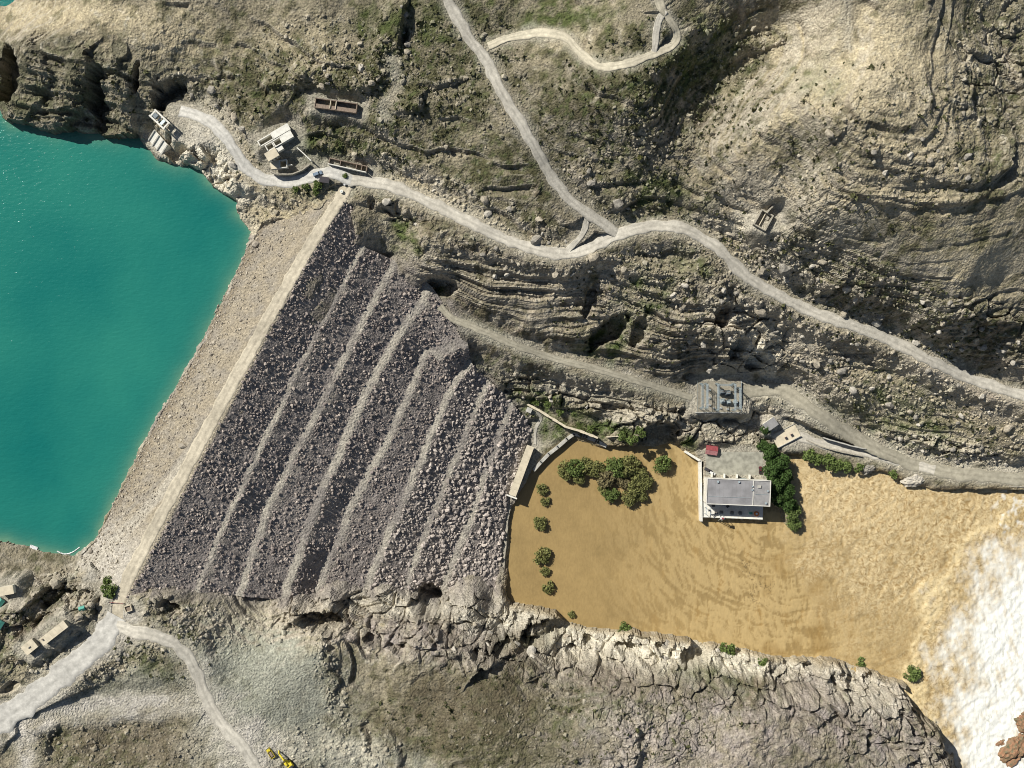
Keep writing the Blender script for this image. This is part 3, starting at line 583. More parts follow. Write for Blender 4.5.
class MB:
    def __init__(s): s.v = []; s.f = []
    def box(s, cx, cy, cz, sx, sy, sz, rz=0, tilt=None):      # cz is the underside
        i = len(s.v); c, n_ = math.cos(rz), math.sin(rz)
        for z in (0, sz):
            for x, y in ((-1, -1), (1, -1), (1, 1), (-1, 1)):
                px, py = x * sx / 2, y * sy / 2
                s.v.append((cx + px * c - py * n_, cy + px * n_ + py * c, cz + z))
        s.f += [(i, i + 3, i + 2, i + 1), (i + 4, i + 5, i + 6, i + 7), (i, i + 1, i + 5, i + 4), (i + 1, i + 2, i + 6, i + 5), (i + 2, i + 3, i + 7, i + 6), (i + 3, i, i + 4, i + 7)]
        return s
    def bar(s, a, b, r, k=5):
        a = Vector(a); b = Vector(b); d = (b - a).normalized(); t = d.orthogonal().normalized(); w = d.cross(t); i = len(s.v)
        for p in (a, b):
            for j in range(k):
                an = 2 * math.pi * j / k; s.v.append(tuple(p + (t * math.cos(an) + w * math.sin(an)) * r))
        for j in range(k): s.f.append((i + j, i + (j + 1) % k, i + k + (j + 1) % k, i + k + j))
        s.f.append(tuple(i + k - 1 - j for j in range(k))); s.f.append(tuple(i + k + j for j in range(k))); return s
    def prism(s, poly, z0, z1):
        i = len(s.v); k = len(poly)
        s.v += [(x, y, z0) for x, y in poly] + [(x, y, z1) for x, y in poly]
        s.f.append(tuple(i + k - 1 - j for j in range(k))); s.f.append(tuple(i + k + j for j in range(k)))
        for j in range(k): s.f.append((i + j, i + (j + 1) % k, i + k + (j + 1) % k, i + k + j))
        return s
    def hull(s, lower, upper):
        i = len(s.v); k = len(lower); s.v += list(lower) + list(upper)
        s.f.append(tuple(i + k - 1 - j for j in range(k))); s.f.append(tuple(i + k + j for j in range(k)))
        for j in range(k): s.f.append((i + j, i + (j + 1) % k, i + k + (j + 1) % k, i + k + j))
        return s
    def build(s, name, mat, parent=None, bevel=0):
        me = bpy.data.meshes.new(name); me.from_pydata(s.v, [], s.f); me.update(); me.materials.append(M[mat] if isinstance(mat, str) else mat)
        o = bpy.data.objects.new(name, me); C.objects.link(o); o.parent = parent
        if bevel:
            bm = bmesh.new(); bm.from_mesh(me); bmesh.ops.bevel(bm, geom=bm.edges[:], offset=bevel, segments=1, affect='EDGES'); bm.to_mesh(me); bm.free()
        return o
def copy_tree(o, parent=None):
    c = o.copy(); C.objects.link(c); c.parent = parent
    for ch in o.children: copy_tree(ch, c)
    return c

# ------------------------------------------------------------------ terrain, water
co = np.stack([X.ravel(), Y.ravel(), Zt.ravel()], 1)
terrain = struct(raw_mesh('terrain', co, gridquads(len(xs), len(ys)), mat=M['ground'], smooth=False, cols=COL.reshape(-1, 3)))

def water_mat_lake():
    m, t, b = nodes('turquoise water')
    geo = t.nodes.new('ShaderNodeNewGeometry')
    nz = t.nodes.new('ShaderNodeTexNoise'); nz.inputs['Scale'].default_value = .012; nz.inputs['Detail'].default_value = 5
    t.links.new(geo.outputs['Position'], nz.inputs['Vector'])
    cr = t.nodes.new('ShaderNodeValToRGB'); cr.color_ramp.elements[0].position = .35; cr.color_ramp.elements[1].position = .7
    cr.color_ramp.elements[0].color = (.007, .135, .118, 1); cr.color_ramp.elements[1].color = (.022, .19, .145, 1)
    t.links.new(nz.outputs['Fac'], cr.inputs['Fac'])
    sa = t.nodes.new('ShaderNodeAttribute'); sa.attribute_name = 'Shallow'
    ms = t.nodes.new('ShaderNodeMix'); ms.data_type = 'RGBA'; t.links.new(sa.outputs['Fac'], ms.inputs['Factor']); t.links.new(cr.outputs['Color'], ms.inputs['A']); ms.inputs['B'].default_value = (.10, .23, .155, 1)
    t.links.new(ms.outputs['Result'], b.inputs['Base Color'])
    b.inputs['Roughness'].default_value = .12; b.inputs['IOR'].default_value = 1.33
    mp = t.nodes.new('ShaderNodeMapping'); mp.inputs['Rotation'].default_value = (0, 0, math.radians(20)); mp.inputs['Scale'].default_value = (.5, 1, 1)
    t.links.new(geo.outputs['Position'], mp.inputs['Vector'])
    n2_ = t.nodes.new('ShaderNodeTexNoise'); n2_.inputs['Scale'].default_value = .55; n2_.inputs['Detail'].default_value = 4; n2_.inputs['Roughness'].default_value = .6
    t.links.new(mp.outputs['Vector'], n2_.inputs['Vector'])
    bp = t.nodes.new('ShaderNodeBump'); bp.inputs['Strength'].default_value = .55; bp.inputs['Distance'].default_value = .5
    t.links.new(n2_.outputs['Fac'], bp.inputs['Height']); t.links.new(bp.outputs['Normal'], b.inputs['Normal'])
    return m
def poly_sheet(name, pts, z, grow, mat):
    P = np.array(pts); ctr = P.mean(0); k = len(P); area = 0.5 * sum(P[i][0] * P[(i + 1) % k][1] - P[(i + 1) % k][0] * P[i][1] for i in range(k))
    sg = 1 if area > 0 else -1; out = []
    for i in range(k):
        a, b, c = P[i - 1], P[i], P[(i + 1) % k]
        n_ = np.array([(b - a)[1] / (np.linalg.norm(b - a) + 1e-9) + (c - b)[1] / (np.linalg.norm(c - b) + 1e-9), -(b - a)[0] / (np.linalg.norm(b - a) + 1e-9) - (c - b)[0] / (np.linalg.norm(c - b) + 1e-9)])
        out.append(b + sg * grow * n_ / (np.linalg.norm(n_) + 1e-9))
    bm = bmesh.new(); vs = [bm.verts.new((p[0], p[1], z)) for p in (out if sg > 0 else out[::-1])]
    bm.faces.new(vs); bmesh.ops.triangulate(bm, faces=bm.faces[:])
    me = bpy.data.meshes.new(name); bm.to_mesh(me); bm.free(); me.materials.append(mat)
    o = bpy.data.objects.new(name, me); C.objects.link(o); return o
lm = water_mat_lake()
lx = np.concatenate([np.arange(-1900, -420, 40.), np.arange(-420, -118, 2.4)]); ly = np.arange(lakeW[:, 1].min() - 8, lakeW[:, 1].max() + 8, 2.4); LXg, LYg = np.meshgrid(lx, ly)
sl = sdist(lakeW, LXg, LYg); gq = gridquads(len(lx), len(ly)); keep = (sl.ravel()[gq] > -5).all(1)
lo_ = struct(raw_mesh('reservoir_water', np.stack([LXg.ravel(), LYg.ravel(), np.full(LXg.size, LAKE_Z)], 1), gq[keep], mat=lm, smooth=True))
at_ = lo_.data.attributes.new('Shallow', 'FLOAT', 'POINT'); at_.data.foreach_set('value', np.exp(-np.maximum(0, sl + 1.5 * fbm(LXg.astype(np.float32), LYg.astype(np.float32), 12, 3, 351)) / 3.2).astype(np.float32).ravel()); struct(poly_sheet('reservoir_arm_water', armW, LAKE_Z, 4.5, lm))

# river: muddy pool that turns to froth and white water downstream
rx = np.arange(-14, 352, .8); ry = np.arange(-262, 10, .8)
RX, RY = np.meshgrid(rx, ry); s0 = KPX * H; RU = RX / s0 + 512; RV = 384 - RY / s0
RXf = RX.astype(np.float32); RYf = RY.astype(np.float32)
wz = fbm(RXf, RYf, 30, 3, 201); wn_ = fbm(RXf, RYf, 8, 4, 205, .6)
turb = sst(772, 835, RU + 22 * wz + 8 * wn_ - .45 * np.maximum(0, RV - 545)) * (1 - .55 * sst(575, 640, RV + 20 * wz) * (RU < 925))
rap = np.interp(RV, [470, 505, 535, 560, 600, 650, 700, 768], [1100, 1010, 975, 945, 925, 908, 905, 930])
rapid = sst(-12, 10, RU - rap + 18 * wz + 8 * wn_)
turb = np.maximum(turb, rapid)
wl = np.interp(RV, [470, 505, 535, 560, 600, 650, 700, 768, 800], [1150, 1072, 1036, 998, 978, 960, 955, 964, 970])
fine = fbm(RXf * 1.2, RYf * .7, 3.6, 3, 207, .7)
wst = fbm(RXf * 1.7 + RYf * .5, RYf * .4 - RXf * .1, 11, 4, 245, .65)
white = sst(-44, 34, RU - wl + 30 * wz + 15 * wst + 14 * wn_ + 8 * fine)
white = white * (1 - .75 * sst(.25, .8, fbm(RXf * 1.8 + RYf * .5, RYf * .45, 9, 4, 209, .6)) * np.where(RU > 995, .6, .25))
wsp = sst(985, 1010, RU + 10 * wn_) * sst(470, 490, RV) * (1 - sst(535, 550, RV)) * sst(.2, .8, wn_ + .6 * fine) * .7
white = np.maximum(white, wsp)
ocx, ocy = at(792, 448, 0)[:2]
th_ = np.arctan2(RY - ocy, RX - ocx).astype(np.float32); rr0 = np.hypot(RX - ocx, RY - ocy).astype(np.float32)
fan = ridge(th_ * 34 + .8 * wn_, rr0 / 9 + 1.2 * wz, 3.4, 3, 241, .62)
ring = ridge(th_ * 6 + .5 * wz, rr0 * .42 + 2.2 * wz, 2.3, 3, 243, .6)
rr_ = .55 * ridge(RXf + 3 * wn_, RYf * .6, 7, 4, 211, .66) + .6 * fan
rr2 = ridge(RXf * .55 + RYf * .5 + 4 * wz, RYf * .55 - RXf * .5, 4.5, 3, 217, .62)
streak = .5 * ridge(RXf * 1.7 + 5 * wz + .25 * RYf, RYf * .42, 6.5, 3, 219, .6) + .6 * ring
froth = np.clip(turb * sst(-.35, 1.5, .55 * rr_ + .6 * rr2 + .35 * wz), 0, 1)
hot = ell_r = np.exp(-(((RU - 830) / 55) ** 2 + ((RV - 492) / 34) ** 2))
froth = np.clip(froth * (.75 + .6 * hot) + hot * sst(.1, 1.2, rr_) * .6, 0, 1)
RZt = .04 * fbm(RXf * 1.6, RYf * .5, 4, 2, 221) + .26 * sst(560, 760, RU) * streak + turb * (.20 * rr_ + .15 * wn_ + .22 * rr2 + .12 * fine) + rapid * (1 - white) * .4 * rr_ + white * (.05 * wst + .03 * fine)
MUD = col(.302, .214, .092); FRO = col(.52, .40, .22); WHT = col(.78, .78, .72)
rc = np.broadcast_to(MUD, RX.shape + (3,)) * (1 + .10 * wz + .06 * wn_)[..., None]
rc = mix(rc, col(.34, .21, .07), np.clip(sst(.2, .9, fbm(RXf * 1.8, RYf * .5, 12, 3, 231)) * .5 * sst(600, 720, RU), 0, 1))
rc = mix(rc, col(.50, .37, .175), sst(.75, 1.15, streak) * .7 * sst(560, 740, RU) * (1 - turb)); rc = mix(rc, col(.25, .165, .06), sst(.15, .7, -streak) * .26 * sst(560, 740, RU) * (1 - turb))  # wave highlights and dark ripple lines painted into the water colour
rc = mix(rc, col(.27, .175, .062), np.clip(sst(.15, .7, fbm(RXf, RYf, 26, 3, 251)) * .55 * sst(680, 800, RU), 0, 1)); rc = mix(rc, FRO, froth * .8); rc = mix(rc, col(.30, .185, .065), np.clip(turb * (1 - white) * sst(.1, .9, -.5 * rr_ - .5 * rr2 + .2) * .6, 0, 1)); rpl = np.exp(-((RU - rap + 18 * wz + 8 * wn_ - 4) / 9) ** 2); rc = mix(rc, col(.30, .19, .065), np.clip(rpl * sst(-.2, .8, rr2) * .75, 0, 1)); rc = mix(rc, col(.70, .58, .34), np.clip(rpl * sst(.3, 1.2, rr_) * .7, 0, 1)); rc = mix(rc, WHT, np.clip(white, 0, 1))
rco = np.stack([RX.ravel(), RY.ravel(), RZt.ravel()], 1)
def water_mat_river():
    m, t, b = nodes('muddy water')
    a = t.nodes.new('ShaderNodeAttribute'); a.attribute_name = 'Col'; geo = t.nodes.new('ShaderNodeNewGeometry')
    mp = t.nodes.new('ShaderNodeMapping'); mp.inputs['Scale'].default_value = (1.2, .55, 1); t.links.new(geo.outputs['Position'], mp.inputs['Vector'])
    nz = t.nodes.new('ShaderNodeTexNoise'); nz.inputs['Scale'].default_value = .7; nz.inputs['Detail'].default_value = 6; nz.inputs['Roughness'].default_value = .65
    t.links.new(mp.outputs['Vector'], nz.inputs['Vector'])
    mr = t.nodes.new('ShaderNodeMapRange'); mr.inputs['From Min'].default_value = .3; mr.inputs['From Max'].default_value = .7; mr.inputs['To Min'].default_value = .9; mr.inputs['To Max'].default_value = 1.1
    t.links.new(nz.outputs['Fac'], mr.inputs['Value'])
    mx = t.nodes.new('ShaderNodeVectorMath'); mx.operation = 'SCALE'; t.links.new(a.outputs['Color'], mx.inputs[0]); t.links.new(mr.outputs['Result'], mx.inputs['Scale'])
    fo = t.nodes.new('ShaderNodeAttribute'); fo.attribute_name = 'Foam'
    n3_ = t.nodes.new('ShaderNodeTexNoise'); n3_.inputs['Scale'].default_value = .24; n3_.inputs['Detail'].default_value = 8; n3_.inputs['Roughness'].default_value = .72; n3_.inputs['Distortion'].default_value = 2.4
    t.links.new(geo.outputs['Position'], n3_.inputs['Vector'])
    r1 = t.nodes.new('ShaderNodeMapRange'); r1.inputs['From Min'].default_value = .46; r1.inputs['From Max'].default_value = .68; t.links.new(n3_.outputs['Fac'], r1.inputs['Value'])
    m1 = t.nodes.new('ShaderNodeMath'); m1.operation = 'MULTIPLY'; t.links.new(r1.outputs['Result'], m1.inputs[0]); t.links.new(fo.outputs['Fac'], m1.inputs[1])
    mixa = t.nodes.new('ShaderNodeMix'); mixa.data_type = 'RGBA'; t.links.new(m1.outputs[0], mixa.inputs['Factor']); t.links.new(mx.outputs['Vector'], mixa.inputs['A']); mixa.inputs['B'].default_value = (.70, .58, .35, 1)
    r2 = t.nodes.new('ShaderNodeMapRange'); r2.inputs['From Min'].default_value = .47; r2.inputs['From Max'].default_value = .36; t.links.new(n3_.outputs['Fac'], r2.inputs['Value'])
    m2 = t.nodes.new('ShaderNodeMath'); m2.operation = 'MULTIPLY'; t.links.new(r2.outputs['Result'], m2.inputs[0]); t.links.new(fo.outputs['Fac'], m2.inputs[1])
    m2b = t.nodes.new('ShaderNodeMath'); m2b.operation = 'MULTIPLY'; m2b.inputs[1].default_value = .85; t.links.new(m2.outputs[0], m2b.inputs[0])
    mixb = t.nodes.new('ShaderNodeMix'); mixb.data_type = 'RGBA'; t.links.new(m2b.outputs[0], mixb.inputs['Factor']); t.links.new(mixa.outputs['Result'], mixb.inputs['A']); mixb.inputs['B'].default_value = (.235, .145, .05, 1)
    wt = t.nodes.new('ShaderNodeAttribute'); wt.attribute_name = 'White'
    n4_ = t.nodes.new('ShaderNodeTexNoise'); n4_.inputs['Scale'].default_value = .16; n4_.inputs['Detail'].default_value = 8; n4_.inputs['Roughness'].default_value = .7; n4_.inputs['Distortion'].default_value = 2.0
    mp4 = t.nodes.new('ShaderNodeMapping'); mp4.inputs['Rotation'].default_value = (0, 0, math.radians(-18)); mp4.inputs['Scale'].default_value = (1.9, .45, 1); t.links.new(geo.outputs['Position'], mp4.inputs['Vector']); t.links.new(mp4.outputs['Vector'], n4_.inputs['Vector'])
    r3 = t.nodes.new('ShaderNodeMapRange'); r3.inputs['From Min'].default_value = .46; r3.inputs['From Max'].default_value = .34; r3.inputs['To Max'].default_value = .7; t.links.new(n4_.outputs['Fac'], r3.inputs['Value'])
    m3 = t.nodes.new('ShaderNodeMath'); m3.operation = 'MULTIPLY'; t.links.new(r3.outputs['Result'], m3.inputs[0]); t.links.new(wt.outputs['Fac'], m3.inputs[1])
    mixc = t.nodes.new('ShaderNodeMix'); mixc.data_type = 'RGBA'; t.links.new(m3.outputs[0], mixc.inputs['Factor']); t.links.new(mixb.outputs['Result'], mixc.inputs['A']); mixc.inputs['B'].default_value = (.42, .42, .34, 1)
    t.links.new(mixc.outputs['Result'], b.inputs['Base Color'])
    b.inputs['Roughness'].default_value = .22; b.inputs['IOR'].default_value = 1.33
    bp = t.nodes.new('ShaderNodeBump'); bp.inputs['Strength'].default_value = .22; bp.inputs['Distance'].default_value = .35
    t.links.new(nz.outputs['Fac'], bp.inputs['Height']); t.links.new(bp.outputs['Normal'], b.inputs['Normal'])
    return m
struct(raw_mesh('river_water', rco, gridquads(len(rx), len(ry)), mat=water_mat_river(), smooth=True, cols=rc.reshape(-1, 3)))
rw = bpy.data.objects['river_water'].data; fa = rw.attributes.new('Foam', 'FLOAT', 'POINT'); fa.data.foreach_set('value', np.clip(turb * (.35 + .65 * sst(-.3, .9, .5 * rr_ + .5 * wz + .5 * hot)) * (1 - white), 0, 1).astype(np.float32).ravel())
fb = rw.attributes.new('White', 'FLOAT', 'POINT'); fb.data.foreach_set('value', np.clip(white, 0, 1).astype(np.float32).ravel())

# ------------------------------------------------------------------ roads
RC = col(.47, .44, .37)
for k, ((name, hw, pts, fx), w) in enumerate(zip(roads, profiles)):
    if name in SOFT: continue                     # worn straight into the ground, no surface of their own
    P = smooth_line([tuple(p) for p in w], 1.6)
    Tn = np.gradient(P[:, :2], axis=0); Tn /= np.linalg.norm(Tn, axis=1)[:, None] + 1e-9; Nn = np.stack([-Tn[:, 1], Tn[:, 0]], 1)
    offs = np.array([-1.12, -1, -.8, -.55, -.3, 0, .3, .55, .8, 1, 1.12]); nw = len(offs)
    al = np.cumsum(np.r_[0, np.linalg.norm(np.diff(P[:, :2], axis=0), axis=1)]).astype(np.float32)
    rg = .2 if name == 'crest_road' else .34
    e1 = 1 + rg * pn(al / 7, al * 0 + k * 3.3, 5) + .10 * pn(al / 2.2, al * 0 + k, 6); e2 = 1 + rg * pn(al / 7, al * 0 + k * 7.1, 7) + .10 * pn(al / 2.2, al * 0 + k, 8)
    vv_ = []; cc = []
    for j, o_ in enumerate(offs):
        hwv = hw * np.where(o_ < 0, e1, e2) * o_
        z = P[:, 2] + .012 * (20 - k) - (.4 if abs(o_) > 1.05 else 0.0) + .03 * pn(al / 3, al * 0 + j * 1.7 + k, 9)
        vv_.append(np.stack([P[:, 0] + Nn[:, 0] * hwv, P[:, 1] + Nn[:, 1] * hwv, z], 1))
        track = 1.0 + (.13 if .25 < abs(o_) < .6 else 0) - (.06 if abs(o_) < .1 else 0) - (.07 if abs(o_) > .95 else 0)
        tone = track * (1 + .20 * pn(al / 18, al * 0 + k * 2.2, 10) + .16 * pn(al / 4, al * 0 + j * .9, 12))
        base_c = RC if name not in ('crest_road', 'valley_road', 'intake_road') else (col(.47, .42, .32) if name == 'crest_road' else col(.46, .445, .40))
        if name in ('bench_road', 'river_road'): base_c = col(.33, .305, .235)
        if name == 'survey_track': base_c = col(.42, .365, .245)
        if name == 'hilltop_track': base_c = col(.46, .42, .32)
        cc.append(base_c[None] * tone[:, None])
    vv_ = np.stack(vv_, 1).reshape(-1, 3); cc = np.stack(cc, 1).reshape(-1, 3)
    struct(raw_mesh(name, vv_, gridquads(nw, len(P))[:, ::-1], mat=M['road'], smooth=True, cols=cc))

# ------------------------------------------------------------------ loose rock kit
def ico(sub=0):
    bm = bmesh.new(); bmesh.ops.create_icosphere(bm, subdivisions=sub + 1, radius=1); v = np.array([x.co[:] for x in bm.verts]); f = np.array([[x.index for x in q_.verts] for q_ in bm.faces]); bm.free(); return v, f
IV, IF = ico(0)
rock_shapes = []
for i in range(14):
    v = IV * (0.55 + .8 * rng.random((len(IV), 1))) * np.array([1.15, .9, .8]); rock_shapes.append(v)
rock_shapes = np.array(rock_shapes)
def rocks(name, pos, rad, colr, parent, mat='rubble', sink=.25, cj=.22):
    m = len(pos); sh = rock_shapes[rng.integers(0, 14, m)]
    a = rng.random(m) * 6.283; b = (rng.random(m) - .5) * 1.6; ca, sa = np.cos(a)[:, None], np.sin(a)[:, None]; cb, sb = np.cos(b)[:, None], np.sin(b)[:, None]
    x = sh[:, :, 0]; y = sh[:, :, 1]; z = sh[:, :, 2]
    y2 = y * cb - z * sb; z2 = y * sb + z * cb
    v = np.stack([x * ca - y2 * sa, x * sa + y2 * ca, z2], -1) * rad[:, None, None]
    v += pos[:, None, :]; v[:, :, 2] += (rad * (.5 - sink))[:, None]
    F = (IF[None] + (np.arange(m) * len(IV))[:, None, None]).reshape(-1, 3)
    cc = colr * (1 + cj * (2 * rng.random((m, 1)) - 1)); cc = np.repeat(cc, len(IV), 0)
    o = raw_mesh(name, v.reshape(-1, 3), tris=F, mat=M[mat], cols=cc, parent=parent); o['kind'] = 'stuff'; return o

# ------------------------------------------------------------------ the dam
dam = thing('rockfill_dam', 'long rockfill dam with pale benches holding back the turquoise reservoir', 'dam')
def rs(pts, z, k=320):
    P = np.array([at(u, v, z) for u, v in pts]); d = np.r_[0, np.cumsum(np.linalg.norm(np.diff(P, axis=0), axis=1))]; t = np.linspace(0, d[-1], k)
    q_ = np.stack([np.interp(t, d, P[:, i]) for i in range(3)], 1)
    for _ in range(10): q_[1:-1] = (q_[:-2] + 2 * q_[1:-1] + q_[2:]) / 4
    return q_
L = [rs(p, z) for z, p in dam_lines]; CL = rs(crest_left, 90); SH = rs(shore_dam, 76)
def off_line(a, toward, dist):
    d = toward - a; d[:, 2] = 0; return a + d / (np.linalg.norm(d, axis=1)[:, None] + 1e-9) * dist
rows = []; kinds = []
def addrows(a, b, m, kind, first=False):
    for t in np.linspace(0, 1, m + 1)[0 if first else 1:]:
        rows.append(a + (b - a) * t); kinds.append(kind)
under = SH + (SH - CL) * np.array([.55, .55, .75])
addrows(under, SH, 6, 'up', True); addrows(SH, CL, 22, 'up'); addrows(CL, L[0], 8, 'crest')
bands = []; prev = L[0]
BW = [0, 1.6, 2.0, 2.5, 2.2, 2.3, 2.0, 2.2, 0]
for i in range(1, 9):
    tt = np.linspace(0, 40, 320).astype(np.float32); wob = (1 + .45 * pn(tt / 3, tt * 0 + i * 5.3, 3) + .3 * pn(tt, tt * 0 + i * 2.3, 4))[:, None]
    inn = off_line(L[i], L[i - 1], BW[i] * wob); inn[:, 2] = L[i][:, 2] + .15
    addrows(prev, inn, 14, 'rock'); bands.append((prev, inn, i))
    if i < 8:
        outl = off_line(L[i], L[i + 1], BW[i] * (2.2 - wob) * np.where((i == 4) & (tt[:, None] < 5), 2.2, 1)); addrows(inn, outl, 4, 'bench'); prev = outl
    else:
        addrows(inn, L[8] + np.array([3.0, -1.2, -4.5]), 3, 'rock')
G = np.array(rows); nr, nc = G.shape[:2]
gxf = G[..., 0].astype(np.float32); gyf = G[..., 1].astype(np.float32)
KD = np.array(kinds); dn = fbm(gxf, gyf, 6, 3, 301, .6)
amp = np.where(KD == 'rock', .55, np.where(KD == 'up', .25, .08))[:, None]
G[..., 2] += amp * dn
sG = KPX * (H - G[..., 2]); GU = G[..., 0] / sG + 512; GV = 384 - G[..., 1] / sG
def hole(u_, v_): return 16 * (1 - sst(.7, 1.05, np.hypot((u_ - 428) / 16, (v_ - 600) / 17)))
G[..., 2] -= hole(GU, GV)
G[..., 2] += np.where(KD == 'bench', .25, 0)[:, None] * fbm(gxf, gyf, 12, 2, 305)
pn_ = fbm(gxf, gyf, 40, 3, 311)
cmap = {'rock': col(.262, .233, .212), 'bench': col(.385, .355, .295), 'crest': col(.385, .338, .25), 'up': col(.315, .272, .20)}
DC = np.stack([np.broadcast_to(cmap[k], (nc, 3)) for k in kinds])
DC = mix(DC, np.broadcast_to(col(.225, .205, .185), DC.shape), np.clip((KD == 'bench')[:, None] * (.35 + 1.0 * pn_ + .5 * dn), 0, .95))
DC = mix(DC, np.broadcast_to(col(.31, .275, .245), DC.shape), np.clip((KD == 'rock')[:, None] * (.4 + .9 * pn_), 0, 1))
spill = np.zeros(nr)
for r_ in range(nr):
    if kinds[r_] == 'rock':
        for b_ in range(1, 5):
            if kinds[r_ - b_] == 'bench': spill[r_] = 1 - b_ / 5; break
DC = mix(DC, np.broadcast_to(col(.35, .315, .26), DC.shape), np.clip(spill[:, None] * (.35 + .9 * pn_ + .7 * dn), 0, .9))
upi = np.where(KD == 'up')[0]
wl_ = np.zeros(nr); wl_[upi] = [max(0, 1 - abs((r_ - 8) / 4)) for r_ in range(len(upi))]
DC = mix(DC, np.broadcast_to(col(.20, .165, .115), DC.shape), np.clip(wl_[:, None] * (.9 + .6 * dn), 0, .95))
tr = np.exp(-((np.arange(nr)[:, None] - (26 - 20 * sst(.62, 1.0, np.linspace(0, 1, nc))[None])) / .9) ** 2) * (np.linspace(0, 1, nc)[None] > .58)
DC = mix(DC, np.broadcast_to(col(.25, .23, .195), DC.shape), np.clip(tr * .85, 0, 1))
DC = mix(DC, np.broadcast_to(col(.27, .245, .205), DC.shape), np.clip((KD == 'up')[:, None] * (.2 + .8 * fbm(gxf, gyf, 9, 4, 331, .7)), 0, .8))
DC = mix(DC, np.broadcast_to(col(.47, .44, .38), DC.shape), np.clip((KD == 'up')[:, None] * sst(.80, .95, np.linspace(0, 1, nc))[None] * .7, 0, 1))
def pl_d(u_, v_, pts):
    d_ = np.full(u_.shape, 1e9)
    for (x1, y1), (x2, y2) in zip(pts[:-1], pts[1:]):
        ex, ey = x2 - x1, y2 - y1; t_ = np.clip(((u_ - x1) * ex + (v_ - y1) * ey) / (ex * ex + ey * ey), 0, 1); d_ = np.minimum(d_, np.hypot(u_ - x1 - t_ * ex, v_ - y1 - t_ * ey))
    return d_
td = pl_d(GU, GV, [(196, 448), (170, 482), (140, 516), (112, 545), (88, 566)]); upm = (KD == 'up')[:, None]
DC = mix(DC, np.broadcast_to(col(.46, .425, .35), DC.shape), np.clip(upm * (1 - sst(3, 7, td)) * .7, 0, 1)); DC = mix(DC, np.broadcast_to(col(.25, .225, .18), DC.shape), np.clip(upm * np.exp(-((td - 2.0) / .7) ** 2) * .8, 0, 1))
DC = DC * (1 + .16 * fbm(gxf, gyf, 3, 3, 321, .7))[..., None]
emb = raw_mesh('embankment', G.reshape(-1, 3), gridquads(nc, nr)[:, ::-1], mat=M['ground'], smooth=True, cols=DC.reshape(-1, 3), parent=dam)
for a, b, i in bands:
    ln = np.linalg.norm(np.diff(a, axis=0), axis=1).sum(); wd = np.linalg.norm(a - b, axis=1).mean()
    r0 = .34 if i < 3 else (.36 if i < 6 else (.44 if i == 6 else .54))
    m = int(ln * wd / (r0 * r0 * 4.2) * (.44 if i < 6 else .8))
    si = rng.random(m) * (nc - 1.01); t = rng.random(m) * 1.05 - .02; k = si.astype(int); fr = (si - k)[:, None]
    pa = a[k] * (1 - fr) + a[k + 1] * fr; pb_ = b[k] * (1 - fr) + b[k + 1] * fr
    p = pa * (1 - t[:, None]) + pb_ * t[:, None]
    sp_ = KPX * (H - p[:, 2]); p[:, 2] -= hole(p[:, 0] / sp_ + 512, 384 - p[:, 1] / sp_)
    cl_ = pn((p[:, 0] / 14), (p[:, 1] / 14), 7)
    keep = rng.random(m) < (.62 + .6 * cl_ + (.35 if i > 6 else 0)); p = p[keep]; m = len(p)
    rad = r0 * np.exp(.55 * rng.standard_normal(m)); rad = np.minimum(rad, r0 * 3.2)
    tint = rng.random((m, 1)); cc = col(.235, .20, .185) * (1 - tint) + col(.42, .365, .315) * tint
    if i > 5: cc = cc * .8 + col(.40, .37, .33) * .35
    rocks('rockfill', p, rad, cc, dam, cj=.3)
# scattered stones on the upstream face
m = 4200; k = rng.integers(0, nc - 1, m); t = rng.random((m, 1)) ** 1.5 * .8; p = SH[k] * (1 - t) + CL[k] * t
rocks('riprap_stones', p, .30 * np.exp(.5 * rng.standard_normal(m)), col(.25, .22, .18) + (col(.47, .42, .33) - col(.25, .22, .18)) * rng.random((m, 1)), dam)

# ------------------------------------------------------------------ loose rock, boulders and scrub on the hills
def scatter(lst, total):
    ar = np.array([e[2] * e[3] * e[5] for e in lst]); cnt = (ar / ar.sum() * total).astype(int); out = []
    for e, c in zip(lst, cnt):
        r = np.sqrt(rng.random(c)); th = rng.random(c) * 6.283; a = math.radians(e[4]); p = r * np.cos(th) * e[2]; q_ = r * np.sin(th) * e[3]
        u = e[0] + p * math.cos(a) - q_ * math.sin(a); v = e[1] + p * math.sin(a) + q_ * math.cos(a)
        z = np.full(c, 60.0)
        for _ in range(12): s = KPX * (H - z); z = .5 * z + .5 * ground((u - 512) * s, (384 - v) * s)
        s = KPX * (H - z); x = (u - 512) * s; y = (384 - v) * s; out.append(np.stack([x, y, ground(x, y)], 1))
    P = np.concatenate(out)
    rdv = bil(RD[len(oy):len(oy) + len(yi_), len(ox):len(ox) + len(xi_)], xi_[0], yi_[0], DX, DX, P[:, 0], P[:, 1])
    pdv = bil(PADMASK[len(oy):len(oy) + len(yi_), len(ox):len(ox) + len(xi_)], xi_[0], yi_[0], DX, DX, P[:, 0], P[:, 1])
    dmv = bil(sd_dam[len(oy):len(oy) + len(yi_), len(ox):len(ox) + len(xi_)], xi_[0], yi_[0], DX, DX, P[:, 0], P[:, 1])
    lkv = bil(sd_lake[len(oy):len(oy) + len(yi_), len(ox):len(ox) + len(xi_)], xi_[0], yi_[0], DX, DX, P[:, 0], P[:, 1])
    ok = (rdv > 1.5) & (pdv < .2) & (dmv < -1) & (lkv < -.5) & (P[:, 2] > .3)
    return P[ok]
